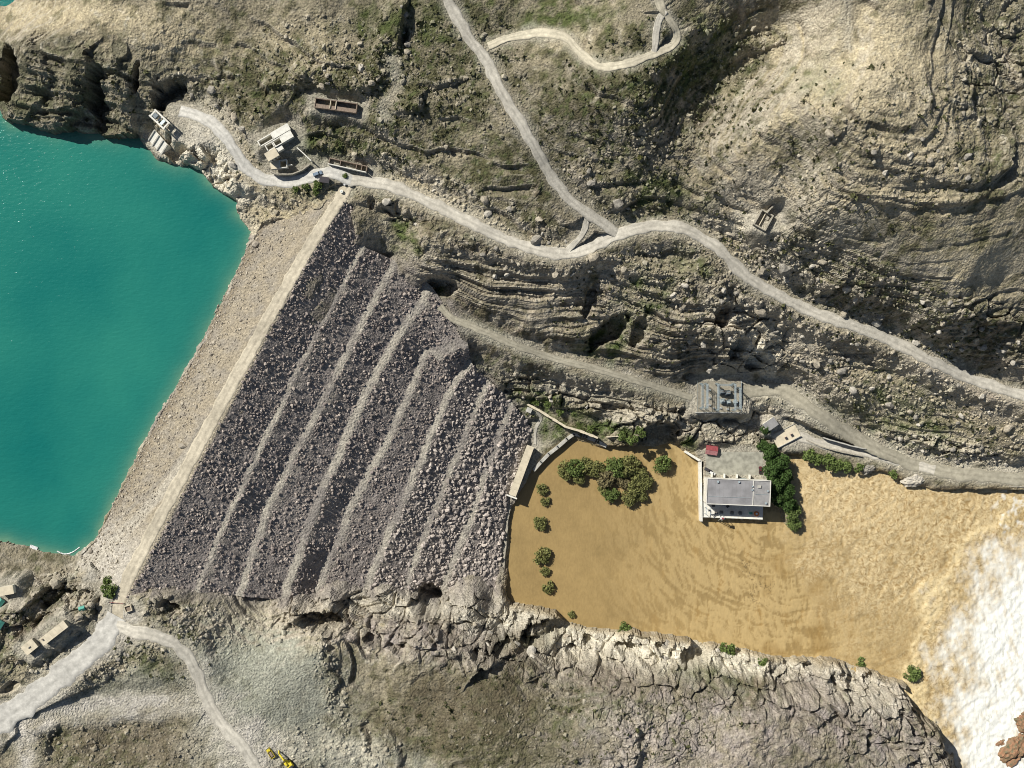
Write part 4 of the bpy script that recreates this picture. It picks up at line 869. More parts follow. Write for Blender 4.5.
talus = [(880, 380, 170, 42, 22, 1.3), (850, 290, 190, 36, 22, 1.3), (460, 195, 130, 20, 25, 1), (230, 120, 80, 26, 45, 1), (210, 160, 40, 24, 45, 1.2), (330, 55, 80, 40, 5, .8), (560, 275, 150, 30, 10, .8), (690, 300, 80, 70, 0, .9), (740, 415, 70, 30, 0, 1.2), (330, 680, 14, 50, -20, 2.2), (130, 658, 70, 10, -28, 2.5),
         (200, 625, 80, 20, 10, 1.2), (120, 745, 90, 24, 0, 1), (50, 620, 70, 45, -30, 1), (780, 200, 90, 40, -20, .3), (930, 150, 110, 60, 0, .15), (620, 180, 60, 50, 20, .7), (700, 90, 100, 60, -30, .6), (440, 90, 90, 70, 0, .5), (640, 730, 200, 40, 0, .4), (560, 390, 90, 18, 10, 1), (950, 455, 90, 16, 14, 1.6), (340, 745, 60, 30, 0, 1), (1000, 70, 50, 80, 0, .8), (290, 625, 50, 16, 0, 1), (90, 590, 40, 30, 0, 1), (260, 210, 50, 14, -15, 1.2)]
P = scatter(talus, 13500); m = len(P); rad = .5 * np.exp(.5 * rng.standard_normal(m)); rad = np.clip(rad, .25, 1.7)
tn = rng.random((m, 1)); CI = COL[len(oy):len(oy) + len(yi_), len(ox):len(ox) + len(xi_)]
lc = CI[np.clip(((P[:, 1] - yi_[0]) / DX).astype(int), 0, len(yi_) - 1), np.clip(((P[:, 0] - xi_[0]) / DX).astype(int), 0, len(xi_) - 1)]
rocks('loose_stones', P, rad, .6 * lc * 1.2 + .4 * (col(.24, .215, .17) * (1 - tn) + col(.46, .42, .33) * tn), terrain, sink=.35)

# large boulders, one by one
BVs = []
bv0, bf0 = ico(1)
for i in range(9):
    d = bv0 / np.linalg.norm(bv0, axis=1)[:, None]
    v = bv0 * (1 + .30 * fbm((d[:, 0] * 2 + i * 7).astype(np.float32), (d[:, 1] * 2 + d[:, 2] * 1.3).astype(np.float32), 1.3, 3, 400 + i))[:, None]
    for _ in range(4):
        nrm = rng.standard_normal(3); nrm /= np.linalg.norm(nrm); h = .62 + .2 * rng.random(); over = np.maximum(0, v @ nrm - h); v = v - over[:, None] * nrm[None]
    v *= np.array([1.2, .9, .72])
    o = raw_mesh('boulder', v, tris=bf0, mat=None); me = o.data; bpy.data.objects.remove(o); BVs.append(me)
bmats = [mk('boulder tan', (.44, .39, .30), .95, .9, .3, .5), mk('boulder grey', (.34, .315, .265), .95, .9, .3, .5), mk('boulder pale', (.54, .50, .42), .95, .9, .25, .5)]
for i, me in enumerate(BVs): me.materials.append(bmats[i % 3])
bl = [(870, 300, 170, 30, 20, 1), (900, 385, 140, 40, 22, 1), (470, 200, 110, 16, 25, .8), (235, 140, 70, 30, 45, .9), (345, 78, 45, 12, -5, 2), (405, 30, 8, 26, 0, 3), (560, 270, 130, 22, 8, .7), (720, 330, 45, 50, 0, 1.2), (740, 420, 50, 18, 0, 1.5), (530, 640, 90, 16, 8, 1.2), (800, 672, 120, 14, 8, 1.4), (60, 615, 60, 30, -35, 1), (205, 622, 70, 14, 0, 1), (955, 456, 80, 10, 14, 2), (610, 200, 40, 30, 20, .6), (905, 160, 90, 30, 10, .5), (400, 212, 40, 10, 20, 2), (640, 650, 60, 12, 5, 1.2), (410, 640, 60, 12, 15, 1), (130, 660, 50, 10, -30, 1), (560, 400, 70, 8, 14, 1.2)]
P = scatter(bl, 330)[:290]
for i in rng.permutation(len(P)):
    p = P[i]; o = bpy.data.objects.new('boulder', BVs[int(rng.integers(0, 9))]); C.objects.link(o); o.parent = terrain
    s = float(np.clip(1.5 * math.exp(.38 * rng.standard_normal()), .9, 3.4)); o.scale = (s, s * (.8 + .4 * rng.random()), s * (.75 + .5 * rng.random())); o.rotation_euler = (float(rng.standard_normal()) * .3, float(rng.standard_normal()) * .3, float(rng.random() * 6.28)); o.location = (float(p[0]), float(p[1]), float(p[2]) + .1 * s)
def big_boulder(label, u, v, s, zz, mi, rz=0, sq=(1, 1, 1), name='boulder'):
    i = [0, 3, 6][mi % 3] % 9 if mi < 3 else mi
    d = bv0; me = bpy.data.meshes.new(name); V2, F2 = ico(3); dd = V2 / np.linalg.norm(V2, axis=1)[:, None]
    v_ = V2 * (1 + .22 * fbm((dd[:, 0] * 2 + u).astype(np.float32), (dd[:, 1] * 2 + dd[:, 2] * 1.7).astype(np.float32), 1.5, 4, 500))[:, None]
    a_, b_, c_ = voro((dd[:, 0] * 2 + u).astype(np.float32), (dd[:, 1] * 2 + dd[:, 2]).astype(np.float32), .45, 5)
    v_ *= (1 - .10 * (1 - sst(.02, .2, b_ - a_)) + .10 * (c_ - .5))[:, None]
    o = raw_mesh(name, v_, tris=F2, mat=bmats[mi % 3] if mi < 10 else M['redrock'], smooth=False); p = at(u, v, zz)
    o.location = p; o.scale = (s * sq[0], s * sq[1], s * sq[2]); o.rotation_euler = (0, 0, rz); tag(o, label, 'boulder'); return o
M['redrock'] = mk('wet red brown rock', (.30, .16, .09), .7, .5, .35, .5, dirt=(.12, .12, .07))
big_boulder('large pale cracked boulder at the water edge below the river road', 915, 479, 6.5, 3.0, 2, .2, (1.25, .75, .7))
big_boulder('dark rounded boulder beside the froth under the waterside road', 868, 467, 5.2, 2.5, 1, .5, (1, .8, .8))
big_boulder('wet red brown rock breaking the white water at bottom right', 1012, 748, 10, -2, 10, .9, (1.3, .9, .6))
big_boulder('smaller red brown rock in white water at right frame edge', 1024, 722, 7, -1, 10, 2.2, (1.2, .9, .6))
big_boulder('low red rock tip in foam left of larger red rock', 1000, 742, 3.2, -.5, 10, .4, (1.5, .8, .6))

# small bushes of scrub dotted over the slopes
P = scatter([(330, 110, 130, 60, 10, 1), (440, 60, 90, 60, 0, 1), (650, 100, 120, 80, -20, 1.2), (860, 300, 170, 45, 20, 1.2), (900, 410, 110, 34, 20, 1.6), (640, 310, 90, 60, 0, .8), (560, 720, 200, 45, 0, .7), (850, 150, 150, 90, 0, .5), (560, 420, 90, 20, 10, 1.6), (60, 90, 100, 40, 0, .8), (160, 650, 60, 30, 0, .8), (300, 165, 70, 30, 0, 1), (690, 200, 60, 30, 0, 1)], 4200)
m = len(P); kq = 9
rad = .55 * np.exp(.35 * rng.standard_normal(m))
d = rng.standard_normal((m, kq, 3)); d[:, :, 2] = np.abs(d[:, :, 2]) * .7; ctr = P[:, None, :] + d * .45 * rad[:, None, None]
t1 = rng.standard_normal((m, kq, 3)) * .5 * rad[:, None, None]; t2 = rng.standard_normal((m, kq, 3)) * .5 * rad[:, None, None]
vq = np.stack([ctr - t1, ctr + t2, ctr + t1, ctr - t2], 2).reshape(-1, 3)
sc = raw_mesh('scrub', vq, np.arange(len(vq)).reshape(-1, 4), mat=M['scrub']); sc['kind'] = 'stuff'; sc['label'] = 'low dry scrub dotted over the rocky slopes'; sc['category'] = 'scrub'

# ------------------------------------------------------------------ trees
def crown_mesh(name, seed, R, Hc, clumps, leaves, size, mat):
    r_ = np.random.default_rng(seed); vs = []
    for c in range(clumps):
        th = r_.random() * 6.283; rr = math.sqrt(r_.random()) * R * .78; zc_ = Hc * (.32 + .58 * (1 - (rr / R) ** 2) * (.5 + .6 * r_.random()))
        cc = np.array([rr * math.cos(th) * 1.1, rr * math.sin(th) * .92, zc_]); cr = R * (.20 + .22 * r_.random())
        d = r_.standard_normal((leaves, 3)); d /= np.linalg.norm(d, axis=1)[:, None]; p = cc + d * cr * (r_.random((leaves, 1)) ** .35) * np.array([1, 1, .75])
        nrm = d + .7 * r_.standard_normal((leaves, 3)); nrm /= np.linalg.norm(nrm, axis=1)[:, None]
        t = np.cross(nrm, r_.standard_normal((leaves, 3))); t /= np.linalg.norm(t, axis=1)[:, None] + 1e-9; b = np.cross(nrm, t)
        sz = size * (.6 + .8 * r_.random((leaves, 1)))
        vs.append(np.stack([p - t * sz, p - b * sz * .6, p + t * sz, p + b * sz * .6], 1).reshape(-1, 3))
    v = np.concatenate(vs); o = raw_mesh(name, v, np.arange(len(v)).reshape(-1, 4), mat=M[mat]); me = o.data; bpy.data.objects.remove(o); return me
def trunk_mesh(seed, R, Hc):
    r_ = random.Random(seed); b = MB(); b.bar((0, 0, -1.2), (.1 * R, 0, Hc * .45), .05 * R + .06, 6)
    for k in range(6):
        a = k * 1.05 + r_.random(); b.bar((.06 * R, 0, Hc * (.22 + .04 * k)), (R * .55 * math.cos(a), R * .55 * math.sin(a), Hc * (.5 + .25 * r_.random())), .03 * R + .03, 4)
    me = bpy.data.meshes.new('trunk'); me.from_pydata(b.v, [], b.f); me.materials.append(M['bark']); return me
kindsT = {}
for nm, mt, R, Hc, cl, lv, szz, cnt in (('olive', 'leaf_olive', 5, 6.5, 34, 60, .42, 4), ('brown', 'leaf_brown', 5, 6, 30, 52, .42, 2), ('dark', 'leaf_dark', 5, 9, 34, 60, .5, 4), ('mid', 'leaf_mid', 5, 6.5, 34, 60, .42, 3), ('bush', 'leaf_olive', 3, 2.8, 24, 44, .34, 4), ('gbush', 'leaf_mid', 3, 2.6, 24, 44, .36, 3)):
    kindsT[nm] = [(crown_mesh('crown', 900 + hash(nm) % 1 + i * 31 + len(nm) * 7, R, Hc, cl, lv, szz, mt), trunk_mesh(i, R, Hc), R) for i in range(cnt)]
tcount = [0]
def tree(kind, u, v, rpx, label, cat='tree', z=None, group=None, name=None):
    tcount[0] += 1; me, tm, R = kindsT[kind][tcount[0] % len(kindsT[kind])]
    p = gpx(u, v) if z is None else at(u, v, z)
    t = thing(name or ('bush' if 'bush' in kind else 'tree'), label, cat, p, tcount[0] * 1.7, group); s = rpx * KPX * (H - p[2]) / (R * .95)
    c = bpy.data.objects.new('crown', me); C.objects.link(c); c.parent = t; k = bpy.data.objects.new('trunk', tm); C.objects.link(k); k.parent = t
    t.scale = (s, s, s); return t
gA = 'trees in the flooded clump'
for u, v, r, k in ((565, 470, 9, 'olive'), (575, 468, 10, 'mid'), (585, 466, 9, 'olive'), (595, 469, 9, 'olive'), (578, 477, 7, 'olive'), (606, 478, 10, 'brown'), (615, 466, 11, 'mid'), (628, 466, 11, 'olive'), (638, 474, 9, 'olive'), (645, 481, 8, 'olive'), (622, 482, 8, 'brown'), (634, 489, 9, 'olive'), (611, 494, 8, 'mid'), (628, 497, 8, 'olive'), (641, 495, 7, 'olive'), (603, 489, 6, 'olive')):
    n_up = [565, 575, 585, 595, 615, 628, 638, 645]; od = ('first', 'second', 'third', 'fourth', 'fifth', 'sixth', 'seventh', 'last')
    low = {(578, 477): 'small tree tucked under the left lobe of flooded clump', (606, 478): 'large brownish tree at the middle of flooded clump', (622, 482): 'smaller brownish tree inside the right half of flooded clump', (634, 489): 'olive tree inside the lower right loop of flooded clump', (611, 494): 'lowest tree at bottom left of the flooded clump loop', (628, 497): 'lowest tree at bottom middle of the flooded clump loop', (641, 495): 'lowest tree at bottom right of the flooded clump loop', (603, 489): 'smallest tree under the brownish one in flooded clump'}
    tree(k, u, v, r, low.get((u, v)) or od[n_up.index(u)] + ' tree from the left in upper row of flooded clump', z=-.3, group=gA)
tree('mid', 662, 464, 9, 'lone round green tree in brown water right of flooded clump', z=-.3)
for u, v, r, lb in ((542, 489, 6, 'small bush in brown water, topmost of the left column'), (545, 501, 5, 'small bush in brown water, second from top of column'), (541, 523, 7.5, 'wide flat bush in brown water, third down the left column'), (542, 555, 8.5, 'largest round bush in the column by the dam toe'), (545, 571, 5, 'sparse brownish bush below the largest bush in brown water'), (548, 587, 6.5, 'small dark bush in brown water, lowest full one of column'), (572, 614, 4, 'tiny half drowned bush near the lower rock bank')):
    tree('bush', u, v, r, lb, 'bush', z=-.2)
gB = 'dark trees beside the powerhouse'
for ti, (u, v, r) in enumerate(((768, 452, 9), (776, 462, 10), (770, 470, 10), (782, 476, 9), (774, 484, 10), (783, 492, 9), (776, 498, 8), (787, 503, 8), (762, 446, 7))):
    tree('dark', u, v, r, ('second', 'third', 'fourth', 'fifth', 'sixth', 'seventh', 'eighth', 'ninth', 'topmost')[ti] + ' dark green tree down the row right of powerhouse', z=2.0, group=gB)
tree('mid', 791, 513, 9, 'bright green tree near the lower end of powerhouse tree row', z=1.2); tree('mid', 793, 524, 7, 'lowest green tree of the row beside the froth', z=1.0)
gC = 'shrubs under the waterside road'
for ti, (u, v, r) in enumerate(((808, 455, 7), (818, 459, 7), (828, 462, 8), (838, 465, 7), (846, 467, 6), (858, 468, 5), (893, 474, 5))):
    tree('gbush', u, v, r, ('leftmost', 'second', 'third', 'fourth', 'fifth', 'sixth', 'rightmost')[ti] + ' green shrub on the bank between waterside road and froth', 'shrub', group=gC, name='shrub')
tree('gbush', 911, 673, 9, 'round green bush at water edge by lower right cliff', 'bush', z=-.1)
tree('gbush', 727, 648, 8, 'green bush on the cliff edge in the middle of lower bank', 'bush'); tree('gbush', 624, 629, 7, 'low green bush where brown water meets pale rock', 'bush'); tree('gbush', 762, 662, 6, 'small bush right of the middle cliff edge bush', 'bush'); tree('gbush', 860, 662, 6, 'small bush above the lower right cliff block', 'bush')
tree('gbush', 110, 590, 8, 'green bush beside the lower end of the crest road', 'bush'); tree('gbush', 108, 580, 5, 'smaller bush just above the crest road end bush', 'bush')
gD = 'shrubs by the canal'
for ti, (u, v, r) in enumerate(((632, 440, 6), (622, 436, 5), (612, 428, 5), (640, 432, 6), (560, 412, 4), (548, 404, 4), (590, 430, 5), (536, 402, 4))):
    tree('gbush', u, v, r, ('shrub at the water side near the cave, second from right', 'shrub beside the low pale wall left of the cave', 'shrub above the low pale wall on the green bank', 'shrub nearest the cave on the green bank', 'third shrub from left above the stone parapet', 'second shrub from left above the stone parapet', 'shrub at the right end of the stone parapet', 'leftmost shrub above the stone parapet near dam toe')[ti], 'shrub', group=gD, name='shrub')
gE = 'shrubs by the junction'
for ti, (u, v, r) in enumerate(((296, 190, 4), (306, 187, 4), (318, 186, 5), (345, 176, 3), (316, 192, 4))):
    tree('gbush', u, v, r, ('leftmost', 'second', 'largest', 'isolated rightmost', 'lowest')[ti] + ' small dark shrub by the intake road near the junction', 'shrub', group=gE, name='shrub')
tree('dark', 764, 430, 5, 'dark tree in the gully above the powerhouse yard')
tree('bush', 640, 158, 3, 'tiny shrub in the dry gully', 'shrub', name='shrub')

# ------------------------------------------------------------------ buildings and structures
def frame(p, q_, z):                      # centre-left start, direction and length of an edge given in pixels
    a = Vector(at(*p, z)); b = Vector(at(*q_, z)); d = b - a
    return a, math.atan2(d.y, d.x), d.length
# powerhouse: local x along the long side, y towards the yard
zr = 17.5; zb = 5.0
a, ang, LN = frame((706, 504), (770, 506.5), zr)
WD = 26 * KPX * (H - zr)
ph = thing('powerhouse', 'flat grey roofed white powerhouse standing in the brown tailwater', 'powerhouse', (a.x, a.y, zb - 1), ang)
h = zr - zb + 1
wl2 = MB().box(LN / 2, WD / 2, 0, LN - .8, WD - .8, h - .5).build('wall', 'white', ph)
MB().box(LN * .365, WD / 2, h - .5, LN * .73, WD, .5).build('roof_slab', 'roof_grey', ph)
MB().box(LN * .865, WD / 2, h - .5, LN * .27 - .12, WD, .42).build('roof_slab', 'roof_light', ph)
for nm, bx in (('parapet', (LN / 2, .2, h, LN, .42, .5)), ('parapet', (LN / 2, WD - .2, h, LN, .42, .5)), ('parapet', (.2, WD / 2, h, .42, WD - .9, .5)), ('parapet', (LN - .2, WD / 2, h, .42, WD - .9, .5)), ('roof_joint', (LN * .73, WD / 2, h, .38, WD - .9, .35))):
    MB().box(*bx).build(nm, 'white', ph)
for k in range(10): MB().box(LN * (.07 + .066 * k), WD / 2, h + .002, .09, WD - 1.0, .05).build('roof_seam', 'roof_light', ph)
MB().bar((LN * .03, WD * .3, h + .25), (LN * .70, WD * .3, h + .25), .09, 6).build('roof_pipe', 'steel', ph); MB().bar((LN * .76, WD * .45, h + .2), (LN * .97, WD * .45, h + .2), .08, 6).build('roof_pipe', 'steel', ph)
MB().box(LN * .82, WD * .75, h - .06, 2.2, 1.6, .7).build('roof_hatch', 'concrete', ph)
for x, y, s in ((LN * .17, WD * .88, 1.1), (LN * .5, WD * .9, 1.0), (LN * .71, WD * .62, .9), (LN * .71, WD * .75, .8), (LN * .93, WD * .12, 1.0), (LN * .95, WD * .6, .9)):
    v = MB().box(x, y, h, s, s, .9, .1).build('roof_vent', 'steel_dark', ph); MB().box(x, y, h + .9, s * 1.25, s * 1.25, .12, .1).build('vent_cap', 'steel', v)
for k in range(9):
    w_ = MB().box(LN * (.07 + .107 * k), .36, 3.6, LN * .07, .12, 3.6).build('window', 'glass', ph)
    MB().box(LN * (.07 + .107 * k), .26, 3.45, LN * .08, .3, .15).build('sill', 'concrete', w_)
for k in range(4):
    x = LN * (.12 + .2 * k); MB().box(x, WD + 1.1, 0, .7, 2.6, 4.5).build('buttress', 'white', ph)
dr = MB().box(LN * .62, WD - .33, 1, 4.2, .14, 4.6).build('door', 'steel', ph); MB().box(LN * .62 + 1.6, WD - .2, 3, .15, .16, .5).build('handle', 'steel_dark', dr)
# tailrace deck in front
dz = -9.5
MB().box(LN * .48, dz / 2 - .2, -4, LN * .97, -dz, 5.0).build('deck', 'white', ph)
MB().box(LN * .48, dz - .15, 1.0, LN * .97, .35, .55).build('deck_kerb', 'white', ph)
for k in range(7): MB().box(LN * (.06 + .145 * k), dz - .6, -5, 1.3, .9, 5.4).build('pier', 'concrete', ph)
yard_local = Matrix.Translation((a.x, a.y, zb - 1)) @ Matrix.Rotation(ang, 4, 'Z')
def on(xl, yl, zl=0): p = yard_local @ Vector((xl, yl, zl)); return (p.x, p.y, p.z)
# transformers on the deck
def transformer(loc, rz, label, s=1.0, group=None, mat='transformer'):
    t = thing('transformer', label, 'transformer', loc, rz, group)
    MB().box(0, 0, 0, 2.6 * s, 1.7 * s, .3).build('plinth', 'concrete', t); tk = MB().box(0, 0, .3, 2.3 * s, 1.4 * s, 2.1 * s).build('tank', mat, t, .08)
    for k in (-1, 1):
        rd_ = MB()
        for j in range(6): rd_.box((j - 2.5) * .36 * s, k * .98 * s, .5, .1, .5 * s, 1.6 * s)
        rd_.build('radiator', mat, t)
    for j in range(3): MB().bar(((j - 1) * .6 * s, .2, .3 + 2.1 * s), ((j - 1) * .75 * s, .3, .3 + 3.1 * s), .13 * s, 6).build('bushing', 'mudbrick', t)
    MB().bar((-.9 * s, -.3, .5 + 2.5 * s), (.9 * s, -.3, .5 + 2.5 * s), .3 * s, 8).build('conservator', mat, t); return t
for k, x in enumerate((.30, .47, .60)):
    transformer(on(LN * x, -6.2, 1.0), ang, ('leftmost', 'middle', 'right hand')[k] + ' grey transformer in the row on the powerhouse deck', .9, 'deck transformers')
tk = thing('round_tank', 'orange and white round tank at right end of powerhouse deck', 'tank', on(LN * .86, -6.2, 1.0), ang)
MB().prism([(1.6 * math.cos(i * .449), 1.6 * math.sin(i * .449)) for i in range(14)], 0, 1.5).build('drum', 'orange', tk); MB().prism([(.7 * math.cos(i * .628), .7 * math.sin(i * .628)) for i in range(10)], 1.5, 1.75).build('lid', 'carwhite', tk)
cb = thing('control_cabinet', 'pale teal cabinet beside the orange tank on powerhouse deck', 'cabinet', on(LN * .77, -6.0, 1.0), ang); MB().box(0, 0, 0, 1.8, 1.4, 1.9).build('case', 'teal', cb, .05); MB().box(0, -.72, .2, 1.5, .06, 1.5).build('door', 'steel', cb)
gc = thing('gate_hoist', 'white steel gate hoist frame overhanging the powerhouse deck edge', 'hoist', on(LN * .30, -9.6, 1.0), ang)
for sx in (-1.1, 1.1):
    MB().bar((sx, 1.6, 0), (sx, .6, 5), .18).build('leg', 'steel', gc); MB().bar((sx, -2.6, -3), (sx, -.2, 5), .18).build('leg', 'steel', gc)
MB().box(0, .2, 5, 3.0, 1.6, .4).build('platform', 'carwhite', gc); MB().box(.2, .1, 5.4, 1.3, 1.0, .9).build('winch', 'red', gc)
wb = thing('gantry_crane', 'small gantry crane at left end of powerhouse deck', 'crane', on(LN * .08, -5.2, 1.0), ang)
for sx in (-1.8, 1.8):
    for sy in (-2, 2): MB().bar((sx, sy, 0), (sx * .8, sy, 4.2), .16).build('leg', 'steel', wb)
    MB().box(sx * .8, 0, 4.2, .35, 4.6, .4).build('end_beam', 'steel', wb)
MB().box(0, .4, 4.6, 4.2, .5, .5).build('girder', 'carwhite', wb); MB().box(.3, .4, 5.1, 1.1, 1.2, .8).build('trolley', 'steel_dark', wb)
for k, (xf, yf) in enumerate(((.17, -2.0), (.22, -7.2), (.40, -2.2))):
    cr_ = thing('crate', ('dark crate beside the gantry crane', 'dark crate near the deck edge left of transformers', 'dark crate against the shaded powerhouse wall')[k], 'crate', on(LN * xf, yf, 1.0), ang + k * .3); MB().box(0, 0, 0, 1.8, 1.3, 1.2).build('body', 'mudbrick', cr_, .05); MB().box(0, 0, 1.2, 1.95, 1.45, .12).build('lid', 'steel_dark', cr_)
# side wall by the water
def wall_line(name, label, pts, z0, z1, th, mat, cat='wall', capmat=None, blocks=None, part='wall_segment', zs=None):
    P = [Vector(at(u, v, z1)) for u, v in pts]; t = thing(name, label, cat, (P[0].x, P[0].y, z0), 0); o = Vector((P[0].x, P[0].y, z0))
    for a_, b_ in zip(P[:-1], P[1:]):
        d = b_ - a_; L_ = math.hypot(d.x, d.y); an = math.atan2(d.y, d.x); nb = max(1, int(L_ / blocks)) if blocks else 1
        for k in range(nb):
            f_ = (k + .5) / nb; c_ = a_ + d * f_ - o; g_ = (.06 if blocks else -th * .4); jz = random.uniform(-.15, .15) if blocks else 0
            MB().box(c_.x, c_.y, 0, L_ / nb - g_, th * (random.uniform(.8, 1.15) if blocks else 1), z1 - z0 + jz, an + (random.uniform(-.06, .06) if blocks else 0)).build(part, mat, t, .04)
        if capmat: c_ = a_ + d * .5 - o; MB().box(c_.x, c_.y, z1 - z0, L_ + th * .5, th + .3, .18, an).build('coping', capmat, t)
    return t
wall_line('river_wall', 'white concrete river wall along the left side of powerhouse', [(686, 452), (700.5, 461), (701.5, 521)], -4, 6.2, 1.5, 'white')
wall_line('canal_wall', 'curved grey concrete wall round the head of the brown pool', [(534, 470), (541, 462), (549, 454), (558, 447), (567, 439), (574, 434), (584, 436), (596, 441), (606, 446)], -4, 4.0, 2.2, 'concrete')
wall_line('toe_wall', 'long grey stone wall along dam toe at the pool edge', [(511, 500), (507, 520), (505, 545), (503, 570), (501, 598)], -3, 2.9, 1.8, 'stone', blocks=3.6, part='stone_block')
wall_line('stone_parapet', 'pale stone block parapet above the green strip by the canal', [(516, 399), (527, 404), (540, 411), (553, 419), (566, 427), (580, 431), (598, 438)], 6, 12.6, 1.5, 'cream', blocks=3.0, part='stone_block')
wall_line('garden_wall', 'low pale wall on the green bank near the cave', [(607, 437), (620, 436), (634, 437)], 4, 10.6, .8, 'cream', blocks=2.6, part='stone_block')
yd = thing('yard_slab', 'grey concrete yard between powerhouse and rock', 'yard', at(735, 464, 5.02))
c0 = Vector(at(735, 464, 5.02))
for i in range(4):
    for j in range(2):
        p4 = [Vector(at(706 + 14.2 * (i + a_), 452 + 11.5 * (j + b_), 5.15)) - c0 for a_, b_ in ((.0, .998), (.998, .998), (.998, .0), (.0, .0))]
        MB().prism([(p.x, p.y) for p in p4], -.2, .15 + .008 * ((i * 3 + j) % 3)).build('slab', 'slab', yd)
# red sheds
sh = thing('red_shed', 'small red roofed shed at the yard corner by the river wall', 'shed', at(711, 450, 5), -.15)
MB().box(0, 0, 0, 7.0, 5.0, 2.4).build('wall', 'stone', sh)
MB().hull([(-3.8, -2.9, 2.4), (3.8, -2.9, 2.4), (3.8, -.1, 2.5), (-3.8, -.1, 2.5)], [(-3.8, -2.9, 2.6), (3.8, -2.9, 2.6), (3.8, -.1, 3.7), (-3.8, -.1, 3.7)]).build('roof_slope', 'red_pale', sh)
MB().hull([(-3.8, .1, 2.5), (3.8, .1, 2.5), (3.8, 2.9, 2.4), (-3.8, 2.9, 2.4)], [(-3.8, .1, 3.7), (3.8, .1, 3.7), (3.8, 2.9, 2.6), (-3.8, 2.9, 2.6)]).build('roof_slope', 'red', sh)
MB().box(0, 0, 3.62, 7.7, .3, .2).build('ridge_cap', 'red', sh); MB().box(1.5, -2.52, 0, 1.1, .1, 2).build('door', 'steel_dark', sh)
# vehicles
def car(loc, rz, label, paint, cat='car', pickup=False, s=1.0, name='parked_car', group=None):
    t = thing(name, label, cat, loc, rz, group)
    bd = MB(); sec = [(-2.3, .45, .85), (-2.2, .4, .98), (.9, .4, 1.0), (1.9, .42, .92), (2.3, .5, .75)]
    for (x1, b1, t1), (x2, b2, t2) in zip(sec[:-1], sec[1:]):
        bd.hull([(x1, -.9, b1), (x2, -.9, b2), (x2, .9, b2), (x1, .9, b1)], [(x1, -.86, t1), (x2, -.86, t2), (x2, .86, t2), (x1, .86, t1)])
    b = bd.build('body', paint, t)
    x0, x1 = (-.5, 1.0) if pickup else (-2.0, 1.0)
    cb_ = MB().hull([(x0, -.84, .98), (x1, -.84, .99), (x1, .84, .99), (x0, .84, .98)], [(x0 + .2, -.7, 1.62), (x1 - .55, -.7, 1.62), (x1 - .55, .7, 1.62), (x0 + .2, .7, 1.62)]).build('cabin', 'glass', t)
    MB().box((x0 + x1) / 2 - .17, 0, 1.62, x1 - x0 - .7, 1.42, .06).build('roof', paint, t)
    if pickup: MB().box(-1.4, 0, .99, 1.5, 1.5, .03).build('load_bed', 'rubber', t)
    for x in (-1.45, 1.45):
        for y in (-.86, .86): w_ = MB().bar((x, y - .11, .36), (x, y + .11, .36), .36, 10).build('wheel', 'rubber', t); MB().bar((x, y - .13, .36), (x, y + .13, .36), .2, 8).build('rim', 'steel', w_)
    for y in (-.62, .62): MB().box(2.27, y, .6, .1, .32, .16).build('headlight', 'carwhite', t)
    t.scale = (s, s, s); return t
car((*at(760, 470, 5.2)[:2], 5.36), math.radians(92), 'maroon pickup with white bonnet area parked against the trees in yard', 'carred', 'pickup', True, 1.05, 'parked_pickup')
car((*at(708, 470, 5.2)[:2], 5.36), math.radians(-28), 'dark car parked at left corner of the powerhouse yard', 'cardark', 'car', False, 1.05)
car((*at(712, 473, 5.2)[:2], 5.36), math.radians(-24), 'white car parked beside dark car in powerhouse yard', 'carwhite', 'car', False, .95)
p = gpx(318, 174); car((p[0], p[1], p[2] + .4), math.radians(20), 'blue grey car on the road by the dam junction', 'carblue', 'car', False, 1.15)
p = gpx(346, 183); car((p[0], p[1], p[2] + .5), math.radians(60), 'white car stopped at the crest road junction', 'carwhite', 'car', False, .8)

# long flat gallery building at the dam toe
zr = 9.5; a, ang, LN = frame((512.2, 495.5), (530.6, 446), zr)
gb = thing('gallery_building', 'long narrow cream roofed building at dam toe beside the pool', 'building', (a.x, a.y, 3.2), ang)
WD = 7.5 * KPX * (H - zr)
MB().box(LN / 2, 0, 0, LN - .6, WD - .7, 6.0).build('wall', 'white', gb)
nseg = 8
for k in range(nseg): MB().box(LN * (k + .5) / nseg, 0, 6.0, LN / nseg - .05, WD, .35 + .015 * (k % 2)).build('roof_panel', 'cream', gb)
for k in range(9): w_ = MB().box(LN * (.07 + .107 * k), -WD / 2 + .33, 2.6, 2.2, .12, 1.8).build('window', 'glass', gb); MB().box(LN * (.07 + .107 * k), -WD / 2 + .26, 2.4, 2.5, .3, .16).build('sill', 'concrete', w_)
MB().box(-.9, 0, 5.0, .9, WD + 2.4, .9).build('end_beam', 'white', gb); MB().box(LN - .32, 0, .8, .12, 1.4, 2.4).build('door', 'steel_dark', gb)
# small pale hut on the slope
p = gpx(529, 410); hu = thing('hut', 'tiny pale flat roofed hut above the curved garden path', 'hut', (p[0], p[1], p[2] - .4), -.4); MB().box(0, 0, 0, 3.0, 2.6, 2.8).build('wall', 'white', hu); MB().box(0, 0, 2.8, 3.5, 3.1, .25).build('roof', 'concrete', hu); MB().box(.4, -1.32, .4, .9, .1, 2).build('door', 'steel_dark', hu)

